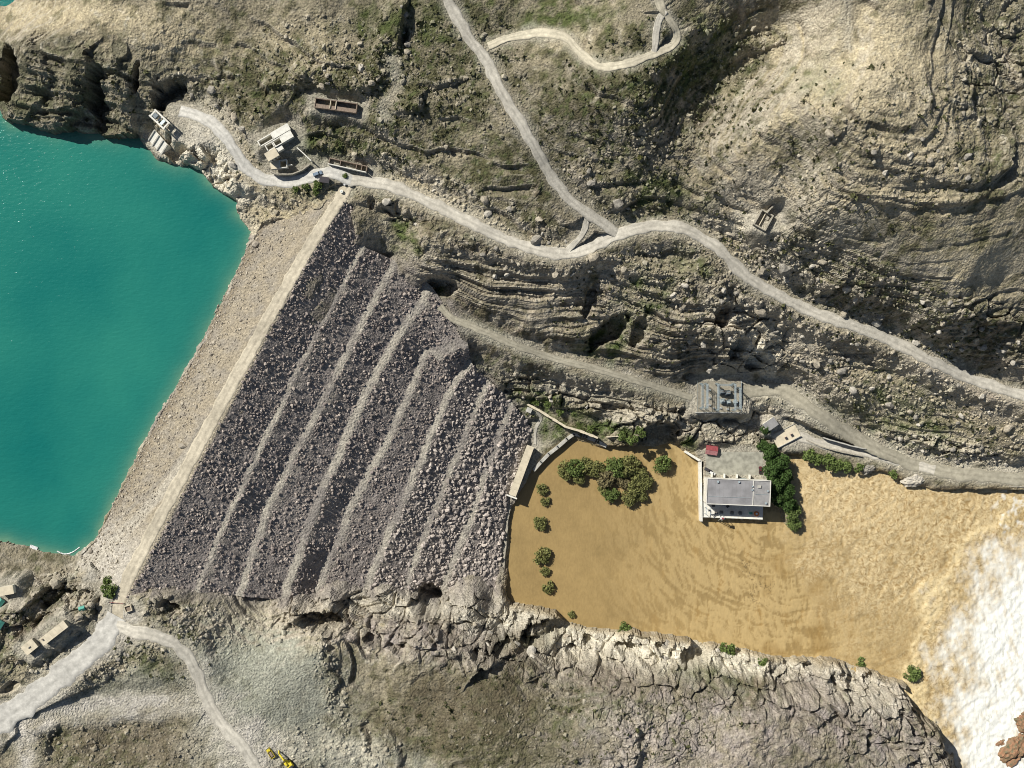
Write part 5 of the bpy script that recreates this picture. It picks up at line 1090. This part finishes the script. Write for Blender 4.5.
# switchyard
SZ = 22.6
sw = thing('switchyard_slab', 'gravel and concrete base of the switchyard above the powerhouse', 'slab', at(717, 396, SZ)); c0 = Vector(at(717, 396, SZ))
p4 = [Vector(at(u, v, SZ)) - c0 for u, v in ((697, 412), (741, 412), (741, 381), (697, 381))]; MB().prism([(p.x, p.y) for p in p4], -.5, .12).build('base', 'gravel', sw)
MB().box(0, p4[0].y - .3, -3, p4[1].x - p4[0].x, .7, 3.6).build('retaining_kerb', 'concrete', sw)
def lattice(mb, a_, b_, w_, n_):
    a_ = Vector(a_); b_ = Vector(b_); d = (b_ - a_).normalized(); t = d.orthogonal().normalized(); s_ = d.cross(t)
    cs = [t * w_ + s_ * w_, t * w_ - s_ * w_, -t * w_ - s_ * w_, -t * w_ + s_ * w_]
    for c in cs: mb.bar(a_ + c, b_ + c, .13, 4)
    for k in range(n_):
        p0 = a_.lerp(b_, k / n_); p1 = a_.lerp(b_, (k + 1) / n_)
        for j in range(4): mb.bar(p0 + cs[j], p1 + cs[(j + 1) % 4], .08, 3)
    return mb
for k, (u, v0, v1) in enumerate(((700, 384, 408), (704.5, 384, 408), (715.5, 384, 410), (732, 384, 410), (737, 388, 408))):
    A_ = Vector(at(u, v0, SZ)); B_ = Vector(at(u, v1, SZ)); lbs = ('leftmost', 'second from left', 'middle', 'second from right', 'rightmost')
    t = thing('switchyard_gantry', lbs[k] + ' pale lattice steel gantry in the switchyard', 'gantry', A_, 0, 'switchyard gantries'); D = B_ - A_; hh_ = 10.0
    lattice(MB(), (0, 0, 0), (0, 0, hh_), .42, 5).build('tower', 'steel', t); lattice(MB(), (D.x, D.y, 0), (D.x, D.y, hh_), .42, 5).build('tower', 'steel', t)
    lattice(MB(), (0, 0, hh_), (D.x, D.y, hh_), .45, 8).build('beam', 'steel', t)
    for j in range(3): f_ = .2 + .3 * j; MB().bar((D.x * f_, D.y * f_, hh_ - .5), (D.x * f_, D.y * f_, hh_ - 2.0), .18, 6).build('insulator', 'mudbrick', t)
A_ = Vector(at(715.5, 386, SZ)); B_ = Vector(at(732, 386, SZ)); t = thing('switchyard_crossbeam_gantry', 'pale lattice crossbeam gantry along the top of the switchyard', 'gantry', A_, 0, 'switchyard gantries'); D = B_ - A_
lattice(MB(), (1, .6, 0), (1, .6, 6.4), .38, 4).build('tower', 'steel', t); lattice(MB(), (D.x - 1, .6, 0), (D.x - 1, .6, 6.4), .38, 4).build('tower', 'steel', t); lattice(MB(), (1, .6, 6.4), (D.x - 1, .6, 6.4), .4, 7).build('beam', 'steel', t)
for k, (u, v, s) in enumerate(((721, 392, 1.5), (727, 393, 1.5), (722, 401, 1.3), (728, 402, 1.2), (735, 402, 1.1))):
    transformer((*at(u, v, SZ + .12)[:2], SZ + .12), .1, ('upper left big', 'upper right big', 'lower left', 'lower right', 'outer right small')[k] + ' blue grey transformer in the switchyard', s, 'switchyard transformers', 'transformer' if k < 2 else 'steel')
for k, (u, v) in enumerate(((709, 405), (709, 398), (709, 390), (720, 408), (713, 408), (727, 409))):
    t = thing('circuit_breaker', ('bottom', 'middle', 'top', 'lower right', 'lower left', 'far right')[k] + ' slim pale breaker post among switchyard gantries', 'breaker', at(u, v, SZ + .12)); MB().box(0, 0, 0, .9, .7, 1.6).build('cabinet', 'carwhite', t, .04); MB().bar((0, 0, 1.6), (0, 0, 3.8), .2, 8).build('insulator', 'mudbrick', t); MB().box(0, 0, 3.8, .7, .7, .3).build('cap', 'steel', t)
fc = thing('switchyard_fence', 'thin wire fence with steel posts round the switchyard', 'fence', at(697, 412, SZ)); c0 = Vector(at(697, 412, SZ)); cor = [Vector(at(u, v, SZ)) - c0 for u, v in ((697, 412), (741, 412), (741, 381), (697, 381))]
for i in range(4):
    a_, b_ = cor[i], cor[(i + 1) % 4]; n_ = int((b_ - a_).length / 3.2)
    for k in range(n_): q_ = a_.lerp(b_, k / n_); MB().bar((q_.x, q_.y, 0), (q_.x, q_.y, 2.2), .07, 5).build('post', 'steel', fc)
    r_ = MB()
    for zz in (.5, 1.2, 2.1): r_.bar((a_.x, a_.y, zz), (b_.x, b_.y, zz), .035, 3)
    r_.build('wire', 'steel', fc)

# hut and outlet platform upstream of the froth
zr = 16; a, ang, LN = frame((768, 431), (778, 424), zr)
hu = thing('hut', 'grey flat roofed block hut above the outlet platform', 'hut', (a.x, a.y, 11.6), ang); MB().box(LN / 2, 2.4, 0, LN, 5.2, 4.2).build('wall', 'white', hu); MB().box(LN / 2, 2.4, 4.2, LN + .6, 5.8, .3).build('roof', 'roof_light', hu); MB().box(LN / 2, -.22, .4, 1.2, .1, 2.2).build('door', 'steel_dark', hu); MB().box(LN - .1 , 2.4, 1.6, .3, 1.2, 1.2).build('window', 'glass', hu)
zr = 9.6; a, ang, LN = frame((778, 448), (801, 436), zr)
ou = thing('outlet_platform', 'cream concrete outlet platform over the frothing water', 'platform', (a.x, a.y, 0), ang)
MB().box(LN / 2, 4.5, -3, LN, 9, 12.4).build('block', 'cream', ou); MB().box(LN / 2, .2, 9.4, LN, .4, .9).build('parapet', 'concrete', ou); MB().box(LN / 2, 8.9, 9.4, LN, .3, .5).build('parapet', 'concrete', ou)
for k in range(3): MB().box(LN * (.2 + .3 * k), -.03, .5, 2.6, .1, 4.5).build('outlet_opening', 'dark', ou)
for k in range(2): w_ = MB().box(LN * (.45 + .25 * k), 3.4, 9.4, 1.3, 1.1, 1.0).build('gate_winch', 'red', ou); MB().box(LN * (.45 + .25 * k), 3.4, 10.4, 1.5, 1.3, .1).build('cover', 'steel_dark', w_)
wall_line('bank_wall', 'low stone retaining wall along the waterside road edge', [(806, 440), (822, 447), (842, 452), (862, 456)], 4, 8.6, .9, 'stone', blocks=3.2, part='stone_block')
wall_line('kerb_wall', 'narrow concrete kerb between river road and waterside road', [(824, 438), (838, 442), (852, 446), (866, 449)], 6, 11.2, .8, 'concrete', blocks=4, part='kerb_stone')
wall_line('road_edge_wall', 'low dark stone wall on the water side of the river road', [(930, 474), (950, 480), (975, 484), (1003, 486), (1030, 487)], 1, 6.4, .8, 'stone', blocks=4, part='stone_block')

# ruins at the north abutment: local x along the upper edge, y to the lower right
def roofless(t, x0, y0, x1, y1, hgt, th, mat, sides='nsew', name='wall'):
    if 's' in sides: MB().box((x0 + x1) / 2, y0 + th / 2, 0, x1 - x0, th, hgt + random.uniform(-.3, .3)).build(name, mat, t)
    if 'n' in sides: MB().box((x0 + x1) / 2, y1 - th / 2, 0, x1 - x0, th, hgt + random.uniform(-.3, .3)).build(name, mat, t)
    if 'w' in sides: MB().box(x0 + th / 2, (y0 + y1) / 2, 0, th, y1 - y0 - 2 * th - .02, hgt + random.uniform(-.3, .3)).build(name, mat, t)
    if 'e' in sides: MB().box(x1 - th / 2, (y0 + y1) / 2, 0, th, y1 - y0 - 2 * th - .02, hgt + random.uniform(-.3, .3)).build(name, mat, t)
zr = 102; a, ang, LN = frame((257, 141), (287, 123.5), zr)
ru = thing('ruined_house', 'white ruined house with open dark rooms above the intake road', 'ruin', (a.x, a.y, 97.6), ang)
q_ = -1
roofless(ru, 0, -3.6, LN * .46, 0, 4.4, .5, 'white'); MB().box(LN * .73, -1.8, 0, LN * .54 - .1, 3.6, 4.2).build('roofed_room', 'cream', ru); MB().box(LN * .73, -1.8, 4.2, LN * .56, 3.9, .25).build('roof_slab', 'white', ru)
roofless(ru, LN * .12, -8.0, LN * .36, -4.1, 4.2, .5, 'white'); roofless(ru, LN * .37, -8.0, LN * .62, -4.1, 4.2, .5, 'white')
MB().box(LN * .80, -6.0, 0, LN * .34, 3.8, 4.0).build('roofed_room', 'white', ru); MB().box(LN * .80, -6.0, 4.0, LN * .36, 4.0, .25).build('roof_slab', 'white', ru)
MB().box(LN * .17, -10.6, 0, LN * .34, 4.6, 4.4).build('roofed_room', 'white', ru); MB().box(LN * .17, -10.6, 4.4, LN * .36, 4.9, .25).build('roof_slab', 'cream', ru); MB().box(LN * .45, -9.6, 0, LN * .2, 2.4, 3.4).build('roofed_room', 'white', ru)
for k in range(3): MB().box(LN * (.1 + .1 * k), -12.95, 1.2, 1.0, .1, 1.4).build('window', 'dark', ru)
wall_line('garden_wall', 'thin white wall running down from ruined house to the junction', [(287, 144.5), (293, 144), (302, 152), (311, 160.5)], 92.5, 97.6, .55, 'white')
zr = 97; a, ang, LN = frame((271, 169), (292, 167), zr)
hu = thing('ruined_hut', 'half roofed white hut below the ruined house', 'ruin', (a.x, a.y, 93.3), ang); MB().box(LN * .2, 2.2, 0, LN * .4, 4.4, 3.6).build('roofed_room', 'white', hu); MB().box(LN * .2, 2.2, 3.6, LN * .42, 4.7, .25).build('roof_slab', 'cream', hu); roofless(hu, LN * .4 + .05, 0, LN * .78, 4.6, 3.6, .4, 'white'); MB().box(LN * .9, 1.6, 0, LN * .2, .4, 2.6).build('wall', 'white', hu)
wall_line('terrace_wall', 'curved stone terrace wall above the intake road bend', [(270, 171), (276, 174), (292, 174), (302, 170), (310, 164)], 91.5, 95.0, .7, 'stone', blocks=2.6, part='stone_block')
zr = 114.5; a, ang, LN = frame((314, 107), (357, 113), zr)
ru = thing('roofless_barrack', 'long dark roofless barrack on the slope above the road', 'ruin', (a.x, a.y, 110.4), ang); roofless(ru, 0, 0, LN * .98, 5.2, 4.0, .4, 'mudbrick')
MB().box(LN * .36, 2.6, 0, .4, 4.3, 4.1).build('cross_wall', 'cream', ru); MB().box(LN * .49, 2.6, 0, .4, 4.3, 4.1).build('cross_wall', 'cream', ru); MB().box(LN * .49, 1.3, 3.2, LN * .94, 1.8, .22).build('roof_remnant', 'mudbrick', ru); MB().box(LN * .49, 5.4, 0, LN * .97, .3, 4.3).build('rear_wall', 'stone', ru)
zr = 95.5; a, ang, LN = frame((328, 164), (366, 172.5), zr)
ru = thing('roadside_ruin', 'narrow roofless roadside ruin with a white front wall', 'ruin', (a.x, a.y, 92.0), ang); roofless(ru, 0, 0, LN, 3.6, 3.4, .45, 'white', 's'); roofless(ru, 0, .5, LN, 3.8, 3.2, .45, 'mudbrick', 'new')
for f_ in (.3, .72, .86): MB().box(LN * f_, 2.0, 0, .4, 2.4, 3.1).build('cross_wall', 'mudbrick', ru)
p = gpx(325, 180.5); hu = thing('hut', 'dark roofed hut below the blue grey car', 'hut', (p[0], p[1], p[2] - .8), -.15); MB().box(0, 0, 0, 5.0, 2.8, 3.0).build('wall', 'stone', hu); MB().box(0, 0, 3.0, 5.5, 3.3, .25).build('roof', 'cardark', hu); MB().box(0, -1.43, .8, 1, .1, 1.9).build('door', 'dark', hu)
p = gpx(344.5, 182); tk = thing('water_tank', 'small white tank by the crest road junction', 'tank', (p[0] - 1.5, p[1] - 5.5, p[2] - .2), 0)
MB().prism([(1.0 * math.cos(i * .524), 1.0 * math.sin(i * .524)) for i in range(12)], 0, 1.8).build('drum', 'white', tk); MB().prism([(.35 * math.cos(i * .785), .35 * math.sin(i * .785)) for i in range(8)], 1.8, 2.0).build('lid', 'steel', tk)

# intake structure on the left cliff
zt = 88.0; a, ang, LN = frame((146, 134), (160, 150), zt)
a = a + Vector((math.sin(ang), -math.cos(ang), 0)) * 3.5
it = thing('intake_structure', 'white sloping concrete intake structure at the reservoir edge', 'intake', (a.x, a.y, 62.5), ang)
MB().hull([(0, -2, 0), (LN, -2, 0), (LN, 9, 0), (0, 9, 0)], [(0, -.5, 16), (LN, -.5, 16), (LN, 8.5, 22.5), (0, 8.5, 22.5)]).build('ramp', 'white', it)
for f_ in (.04, .35, .65, .96): MB().hull([(LN * f_ - .35, -2.2, 0), (LN * f_ + .35, -2.2, 0), (LN * f_ + .35, 7, 0), (LN * f_ - .35, 7, 0)], [(LN * f_ - .35, -.6, 16.7), (LN * f_ + .35, -.6, 16.7), (LN * f_ + .35, 8.2, 23.1), (LN * f_ - .35, 8.2, 23.1)]).build('guide_rib', 'concrete', it)
zt = 96.0; p = gpx(163, 122); hf = thing('gate_hoist', 'white beam gate hoist frame above the intake on the cliff', 'hoist', (p[0], p[1], p[2] - 1.5), ang + .1)
for x in (-5, 0, 5):
    for y in (-2.2, 2.2): MB().box(x, y, 0, .7, .7, 7).build('column', 'white', hf)
for y in (-2.2, 2.2): MB().box(0, y, 7, 11.5, .9, .8).build('beam', 'white', hf)
for x in (-5, 0, 5): MB().box(x, 0, 7.02, .8, 3.4, .7).build('cross_beam', 'white', hf)
MB().box(-2.5, 0, 7.8, 2.4, 2.6, 1.6).build('hoist_box', 'transformer', hf); MB().box(2.6, 0, 7.75, 1.6, 3.2, .5).build('walkway', 'steel', hf)

# walled post on the east hill
zr = 112.5; a, ang, LN = frame((765.5, 231), (774, 215.5), zr)
pt = thing('walled_post', 'small square stone walled post on the pale hillside', 'ruin', (a.x, a.y, 109.3), ang); roofless(pt, 0, 0, LN, 7.6, 3.4, .7, 'stone'); roofless(pt, 1.2, 4.2, LN - 1.2, 6.4, 2.3, .4, 'cream', 's'); MB().box(LN * .75, 2.2, 0, 2.2, 1.6, 1.4).build('bench_block', 'stone', pt)
wall_line('post_wall', 'short stone wall climbing the hill from the walled post', [(767, 213), (771, 208), (775, 204)], 110, 114.5, .7, 'stone', blocks=2.2, part='stone_block')

# houses above the valley road
zr = 103; a, ang, LN = frame((43.5, 646), (68, 627), zr)
ho = thing('long_house', 'long pale flat roofed house above the valley road', 'house', (a.x, a.y, 98.0), ang); WD = 8.2 * KPX * (H - zr)
MB().box(LN / 2, WD / 2, 0, LN - .5, WD - .5, 4.3).build('wall', 'stone', ho)
for k in range(5): MB().box(LN * (k + .5) / 5, WD / 2, 4.3, LN / 5 - .06, WD, .3 + .02 * (k % 2)).build('roof_panel', 'cream', ho)
for k in range(4): w_ = MB().box(LN * (.15 + .22 * k), .2, 1.4, 1.4, .12, 1.3).build('window', 'dark', ho); MB().box(LN * (.15 + .22 * k), .12, 1.25, 1.7, .3, .14).build('sill', 'concrete', w_)
MB().box(LN * .1, WD * .7, 4.63, .7, .7, .8).build('chimney', 'mudbrick', ho)
a, ang, LN = frame((27, 655.5), (38, 646.5), 102)
ho = thing('small_house', 'small pale house at left end of the long house', 'house', (a.x, a.y, 98.0), ang); MB().box(LN / 2, 2.8, 0, LN - .4, 5.4, 3.6).build('wall', 'stone', ho)
for k in range(2): MB().box(LN * (k + .5) / 2, 2.8, 3.6, LN / 2 - .06, 5.8, .28 + .02 * k).build('roof_panel', 'cream', ho)
MB().box(LN * .5, 2.6, 3.9, 1.5, .5, .4).build('roof_vent', 'steel_dark', ho); MB().box(LN * .5, .16, .5, 1, .1, 2).build('door', 'dark', ho)
a, ang, LN = frame((0, 596), (14, 593.5), 97.0)
ho = thing('hut', 'cream roofed hut near the left frame edge above the lake', 'hut', (a.x, a.y, 92.9), ang); MB().box(LN / 2, 2.4, 0, LN - .4, 4.6, 3.8).build('wall', 'white', ho); MB().box(LN / 2, 2.4, 3.8, LN, 5.0, .3).build('roof', 'cream', ho); MB().box(LN * .6, .06, .5, 1, .1, 2).build('door', 'dark', ho); MB().box(LN * .3, .06, 1.2, .9, .1, 1).build('window', 'dark', ho)
def tent(u, v, label, s=1.0, rz=.6):
    p = gpx(u, v); t = thing('green_shelter', label, 'shelter', (p[0], p[1], p[2] - .3), rz); MB().box(0, 0, 0, 4.4 * s, 3.4 * s, 1.7).build('wall', 'stone', t)
    MB().hull([(-2.5 * s, -2 * s, 1.7), (2.5 * s, -2 * s, 1.7), (2.5 * s, 2 * s, 1.7), (-2.5 * s, 2 * s, 1.7)], [(-2.4 * s, -.1, 2.9), (2.4 * s, -.1, 2.9), (2.4 * s, .1, 2.9), (-2.4 * s, .1, 2.9)]).build('roof', 'teal', t)
tent(83, 608, 'teal roofed shelter on the rocks near crest road end', .7, .3); tent(1, 602, 'upper teal roofed shelter cut by the left frame edge', 1, .9); tent(0, 624, 'lower teal roofed shelter cut by the left frame edge', 1.1, 1.0)
# crest end barrier and guard post
p = gpx(129, 608); hu = thing('guard_post', 'small pale stone guard post where crest road meets valley road', 'hut', (p[0], p[1], p[2] - .2), .3); roofless(hu, -2, -1.8, 2, 1.8, 2.0, .4, 'cream'); MB().box(0, 0, 0, 3.1, 2.7, 1.2).build('sandbag_fill', 'mudbrick', hu)
A_ = Vector(at(112, 602, 90)); B_ = Vector(at(124, 603, 90)); ba = thing('road_barrier', 'thin red barrier pole across the crest road end', 'barrier', A_, 0); D = B_ - A_
MB().box(0, 0, -.3, .6, .6, 1.5).build('pivot_post', 'concrete', ba); MB().box(D.x, D.y, -.3, .4, .4, 1.3).build('rest_post', 'concrete', ba); MB().bar((-1.2, 0, 1.15), (D.x, D.y, 1.15), .14, 6).build('pole', 'red', ba); MB().box(-1.3, 0, .9, .6, .5, .5).build('counterweight', 'steel_dark', ba)
# raft and floating boom on the reservoir
p = at(33, 552, LAKE_Z); rf = thing('raft', 'small white pontoon raft moored at the lake shore', 'raft', (p[0] + .4, p[1] + 2.2, LAKE_Z - .25), -.35)
for y in (-1.0, 1.0): MB().bar((-2.2, y, .2), (2.2, y, .2), .45, 8).build('float', 'steel', rf)
for k in range(6): MB().box(-1.9 + k * .76, 0, .62, .7, 3.0, .12).build('deck_plank', 'carwhite', rf)
for x in (-2.1, 2.1): MB().bar((x, 1.4, .7), (x, 1.4, 1.6), .05, 5).build('rail_post', 'steel', rf)
pts = smooth_line([at(57, 551, LAKE_Z)[:2], at(64, 554, LAKE_Z)[:2], at(72, 552.5, LAKE_Z)[:2], at(80, 547, LAKE_Z)[:2]], 1.5); bo = thing('floating_boom', 'curved pale floating boom in the reservoir corner', 'boom', (pts[0][0], pts[0][1], LAKE_Z))
for a_, b_ in zip(pts[:-1], pts[1:]):
    a2 = a_ - pts[0]; b2 = b_ - pts[0]; e_ = (b2 - a2) * .06; MB().bar((a2[0] + e_[0], a2[1] + e_[1], .05), (b2[0] - e_[0], b2[1] - e_[1], .05), .34, 7).build('float', 'carwhite', bo)
# yellow excavator at the bottom edge
p = gpx(289, 762); ex = thing('excavator', 'yellow tracked excavator working on the pale ground at bottom edge', 'excavator', (p[0], p[1], p[2] - .05), math.radians(128)); s = 1.25
for y in (-1.25, 1.25):
    tk_ = MB().hull([(-1.9, y - .3, 0), (1.9, y - .3, 0), (1.9, y + .3, 0), (-1.9, y + .3, 0)], [(-2.2, y - .3, .85), (2.2, y - .3, .85), (2.2, y + .3, .85), (-2.2, y + .3, .85)]).build('track', 'rubber', ex)
    for k in range(9): MB().box(-1.9 + k * .47, y, .85, .3, .66, .06).build('track_shoe', 'steel_dark', tk_)
MB().box(-.3, 0, .9, 4.0, 2.7, .35).build('turntable', 'steel_dark', ex); MB().hull([(-2.6, -1.4, 1.25), (.9, -1.4, 1.25), (.9, 1.4, 1.25), (-2.6, 1.4, 1.25)], [(-2.5, -1.3, 2.5), (.7, -1.3, 2.2), (.7, 1.3, 2.2), (-2.5, 1.3, 2.5)]).build('house_body', 'yellow', ex)
cb_ = MB().box(.5, .75, 1.3, 1.7, 1.1, 1.9).build('cab', 'yellow', ex, .08); MB().box(.5, .75, 3.2, 1.5, .95, .08).build('cab_roof', 'yellow', cb_); MB().box(1.37, .75, 1.9, .06, .9, 1.1).build('window', 'glass', cb_)
MB().box(-2.1, 0, 2.52, 1.0, 2.4, .3).build('counterweight', 'steel_dark', ex)
def beam(mb, a_, b_, w1, w2, th):
    a_ = Vector(a_); b_ = Vector(b_); d = (b_ - a_).normalized(); up = Vector((0, 1, 0)).cross(d).normalized()
    y = Vector((0, th / 2, 0)); mb.hull([tuple(a_ - up * w1 - y), tuple(b_ - up * w2 - y), tuple(b_ - up * w2 + y), tuple(a_ - up * w1 + y)], [tuple(a_ + up * w1 - y), tuple(b_ + up * w2 - y), tuple(b_ + up * w2 + y), tuple(a_ + up * w1 + y)]); return mb
bm_ = beam(beam(MB(), (.8, -.35, 1.9), (3.2, -.35, 4.6), .35, .5, .7), (3.1, -.35, 4.55), (6.2, -.35, 4.3), .45, .3, .65).build('boom', 'yellow', ex); beam(MB(), (6.3, -.35, 4.7), (7.6, -.35, 1.3), .35, .25, .5).build('arm', 'yellow', ex)
MB().hull([(7.0, -1.0, .1), (8.2, -1.0, .2), (8.2, .3, .2), (7.0, .3, .1)], [(6.8, -1.0, 1.2), (8.0, -1.0, 1.5), (8.0, .3, 1.5), (6.8, .3, 1.2)]).build('bucket', 'steel_dark', ex)
MB().bar((1.2, -.35, 1.6), (3.0, -.35, 3.4), .14, 6).build('hydraulic_ram', 'steel', bm_)
ex.scale = (s, s, s)
p = gpx(277, 750); ld = thing('dump_truck', 'muddy yellow green dump truck in front of the excavator', 'truck', (p[0] - 3.5, p[1] - 1.0, p[2] - .03), math.radians(122))
MB().box(-.2, 0, .7, 6.4, 1.5, .35).build('chassis', 'steel_dark', ld)
bx_ = MB().hull([(-3.4, -1.1, 1.1), (.9, -1.1, 1.1), (.9, 1.1, 1.1), (-3.4, 1.1, 1.1)], [(-3.6, -1.3, 1.3), (1.0, -1.3, 1.3), (1.0, 1.3, 1.3), (-3.6, 1.3, 1.3)]).build('bed', 'scrub' if False else 'yellow', ld)
for y in (-1.25, 1.25): MB().box(-1.3, y, 1.31, 4.4, .12, .9).build('side_board', 'yellow', bx_)
MB().box(.95, 0, 1.31, .12, 2.3, 1.1).build('head_board', 'yellow', bx_); MB().hull([(-3.3, -1.1, 1.3), (.8, -1.1, 1.3), (.8, 1.1, 1.3), (-3.3, 1.1, 1.3)], [(-2.4, -.4, 2.1), (0, -.4, 2.1), (0, .4, 2.1), (-2.4, .4, 2.1)]).build('earth_load', 'mudbrick', ld)
cb_ = MB().hull([(1.2, -1.15, .9), (3.0, -1.15, .9), (3.0, 1.15, .9), (1.2, 1.15, .9)], [(1.3, -1.05, 2.7), (2.7, -1.05, 2.7), (2.7, 1.05, 2.7), (1.3, 1.05, 2.7)]).build('cab', 'yellow', ld); MB().hull([(2.96, -1.0, 1.75), (3.02, -1.0, 1.75), (3.02, 1.0, 1.75), (2.96, 1.0, 1.75)], [(2.72, -.95, 2.6), (2.78, -.95, 2.6), (2.78, .95, 2.6), (2.72, .95, 2.6)]).build('windscreen', 'glass', cb_)
for x in (-2.6, -1.5, 2.1):
    for y in (-1.0, 1.0): MB().bar((x, y - .18, .5), (x, y + .18, .5), .5, 12).build('wheel', 'rubber', ld)

# drifting twigs on the brown water
m = 130; cl = smooth_line([at(742, 560, 0)[:2], at(750, 572, 0)[:2], at(757, 582, 0)[:2], at(768, 588, 0)[:2], at(775, 580, 0)[:2]], .5); cl2 = smooth_line([at(757, 582, 0)[:2], at(752, 598, 0)[:2], at(764, 606, 0)[:2]], .5)
cl = np.concatenate([cl, cl2]); k = rng.integers(0, len(cl), m); c = cl[k] + rng.standard_normal((m, 2)) * np.where(rng.random((m, 1)) < .3, 4.0, 1.0)
an = rng.random(m) * 6.28; ln = .25 + .6 * rng.random(m); dx = np.cos(an) * ln; dy = np.sin(an) * ln; wx_ = -np.sin(an) * .07; wy_ = np.cos(an) * .07; z = np.full(m, .32)
vq = np.stack([np.stack([c[:, 0] + a_ * dx + b_ * wx_, c[:, 1] + a_ * dy + b_ * wy_, z + h_], 1) for h_ in (0, .12) for a_, b_ in ((-1, -1), (1, -1), (1, 1), (-1, 1))], 1).reshape(-1, 3)
fq = (np.array([[4, 5, 6, 7], [0, 1, 5, 4], [1, 2, 6, 5], [2, 3, 7, 6], [3, 0, 4, 7]])[None] + (np.arange(m) * 8)[:, None, None]).reshape(-1, 4)
db = raw_mesh('floating_debris', vq, fq, mat=mk('driftwood', (.20, .145, .07), .9, 2, .3, 0)); db['kind'] = 'stuff'; db['label'] = 'dark twigs drifting on the brown water below the powerhouse'; db['category'] = 'debris'
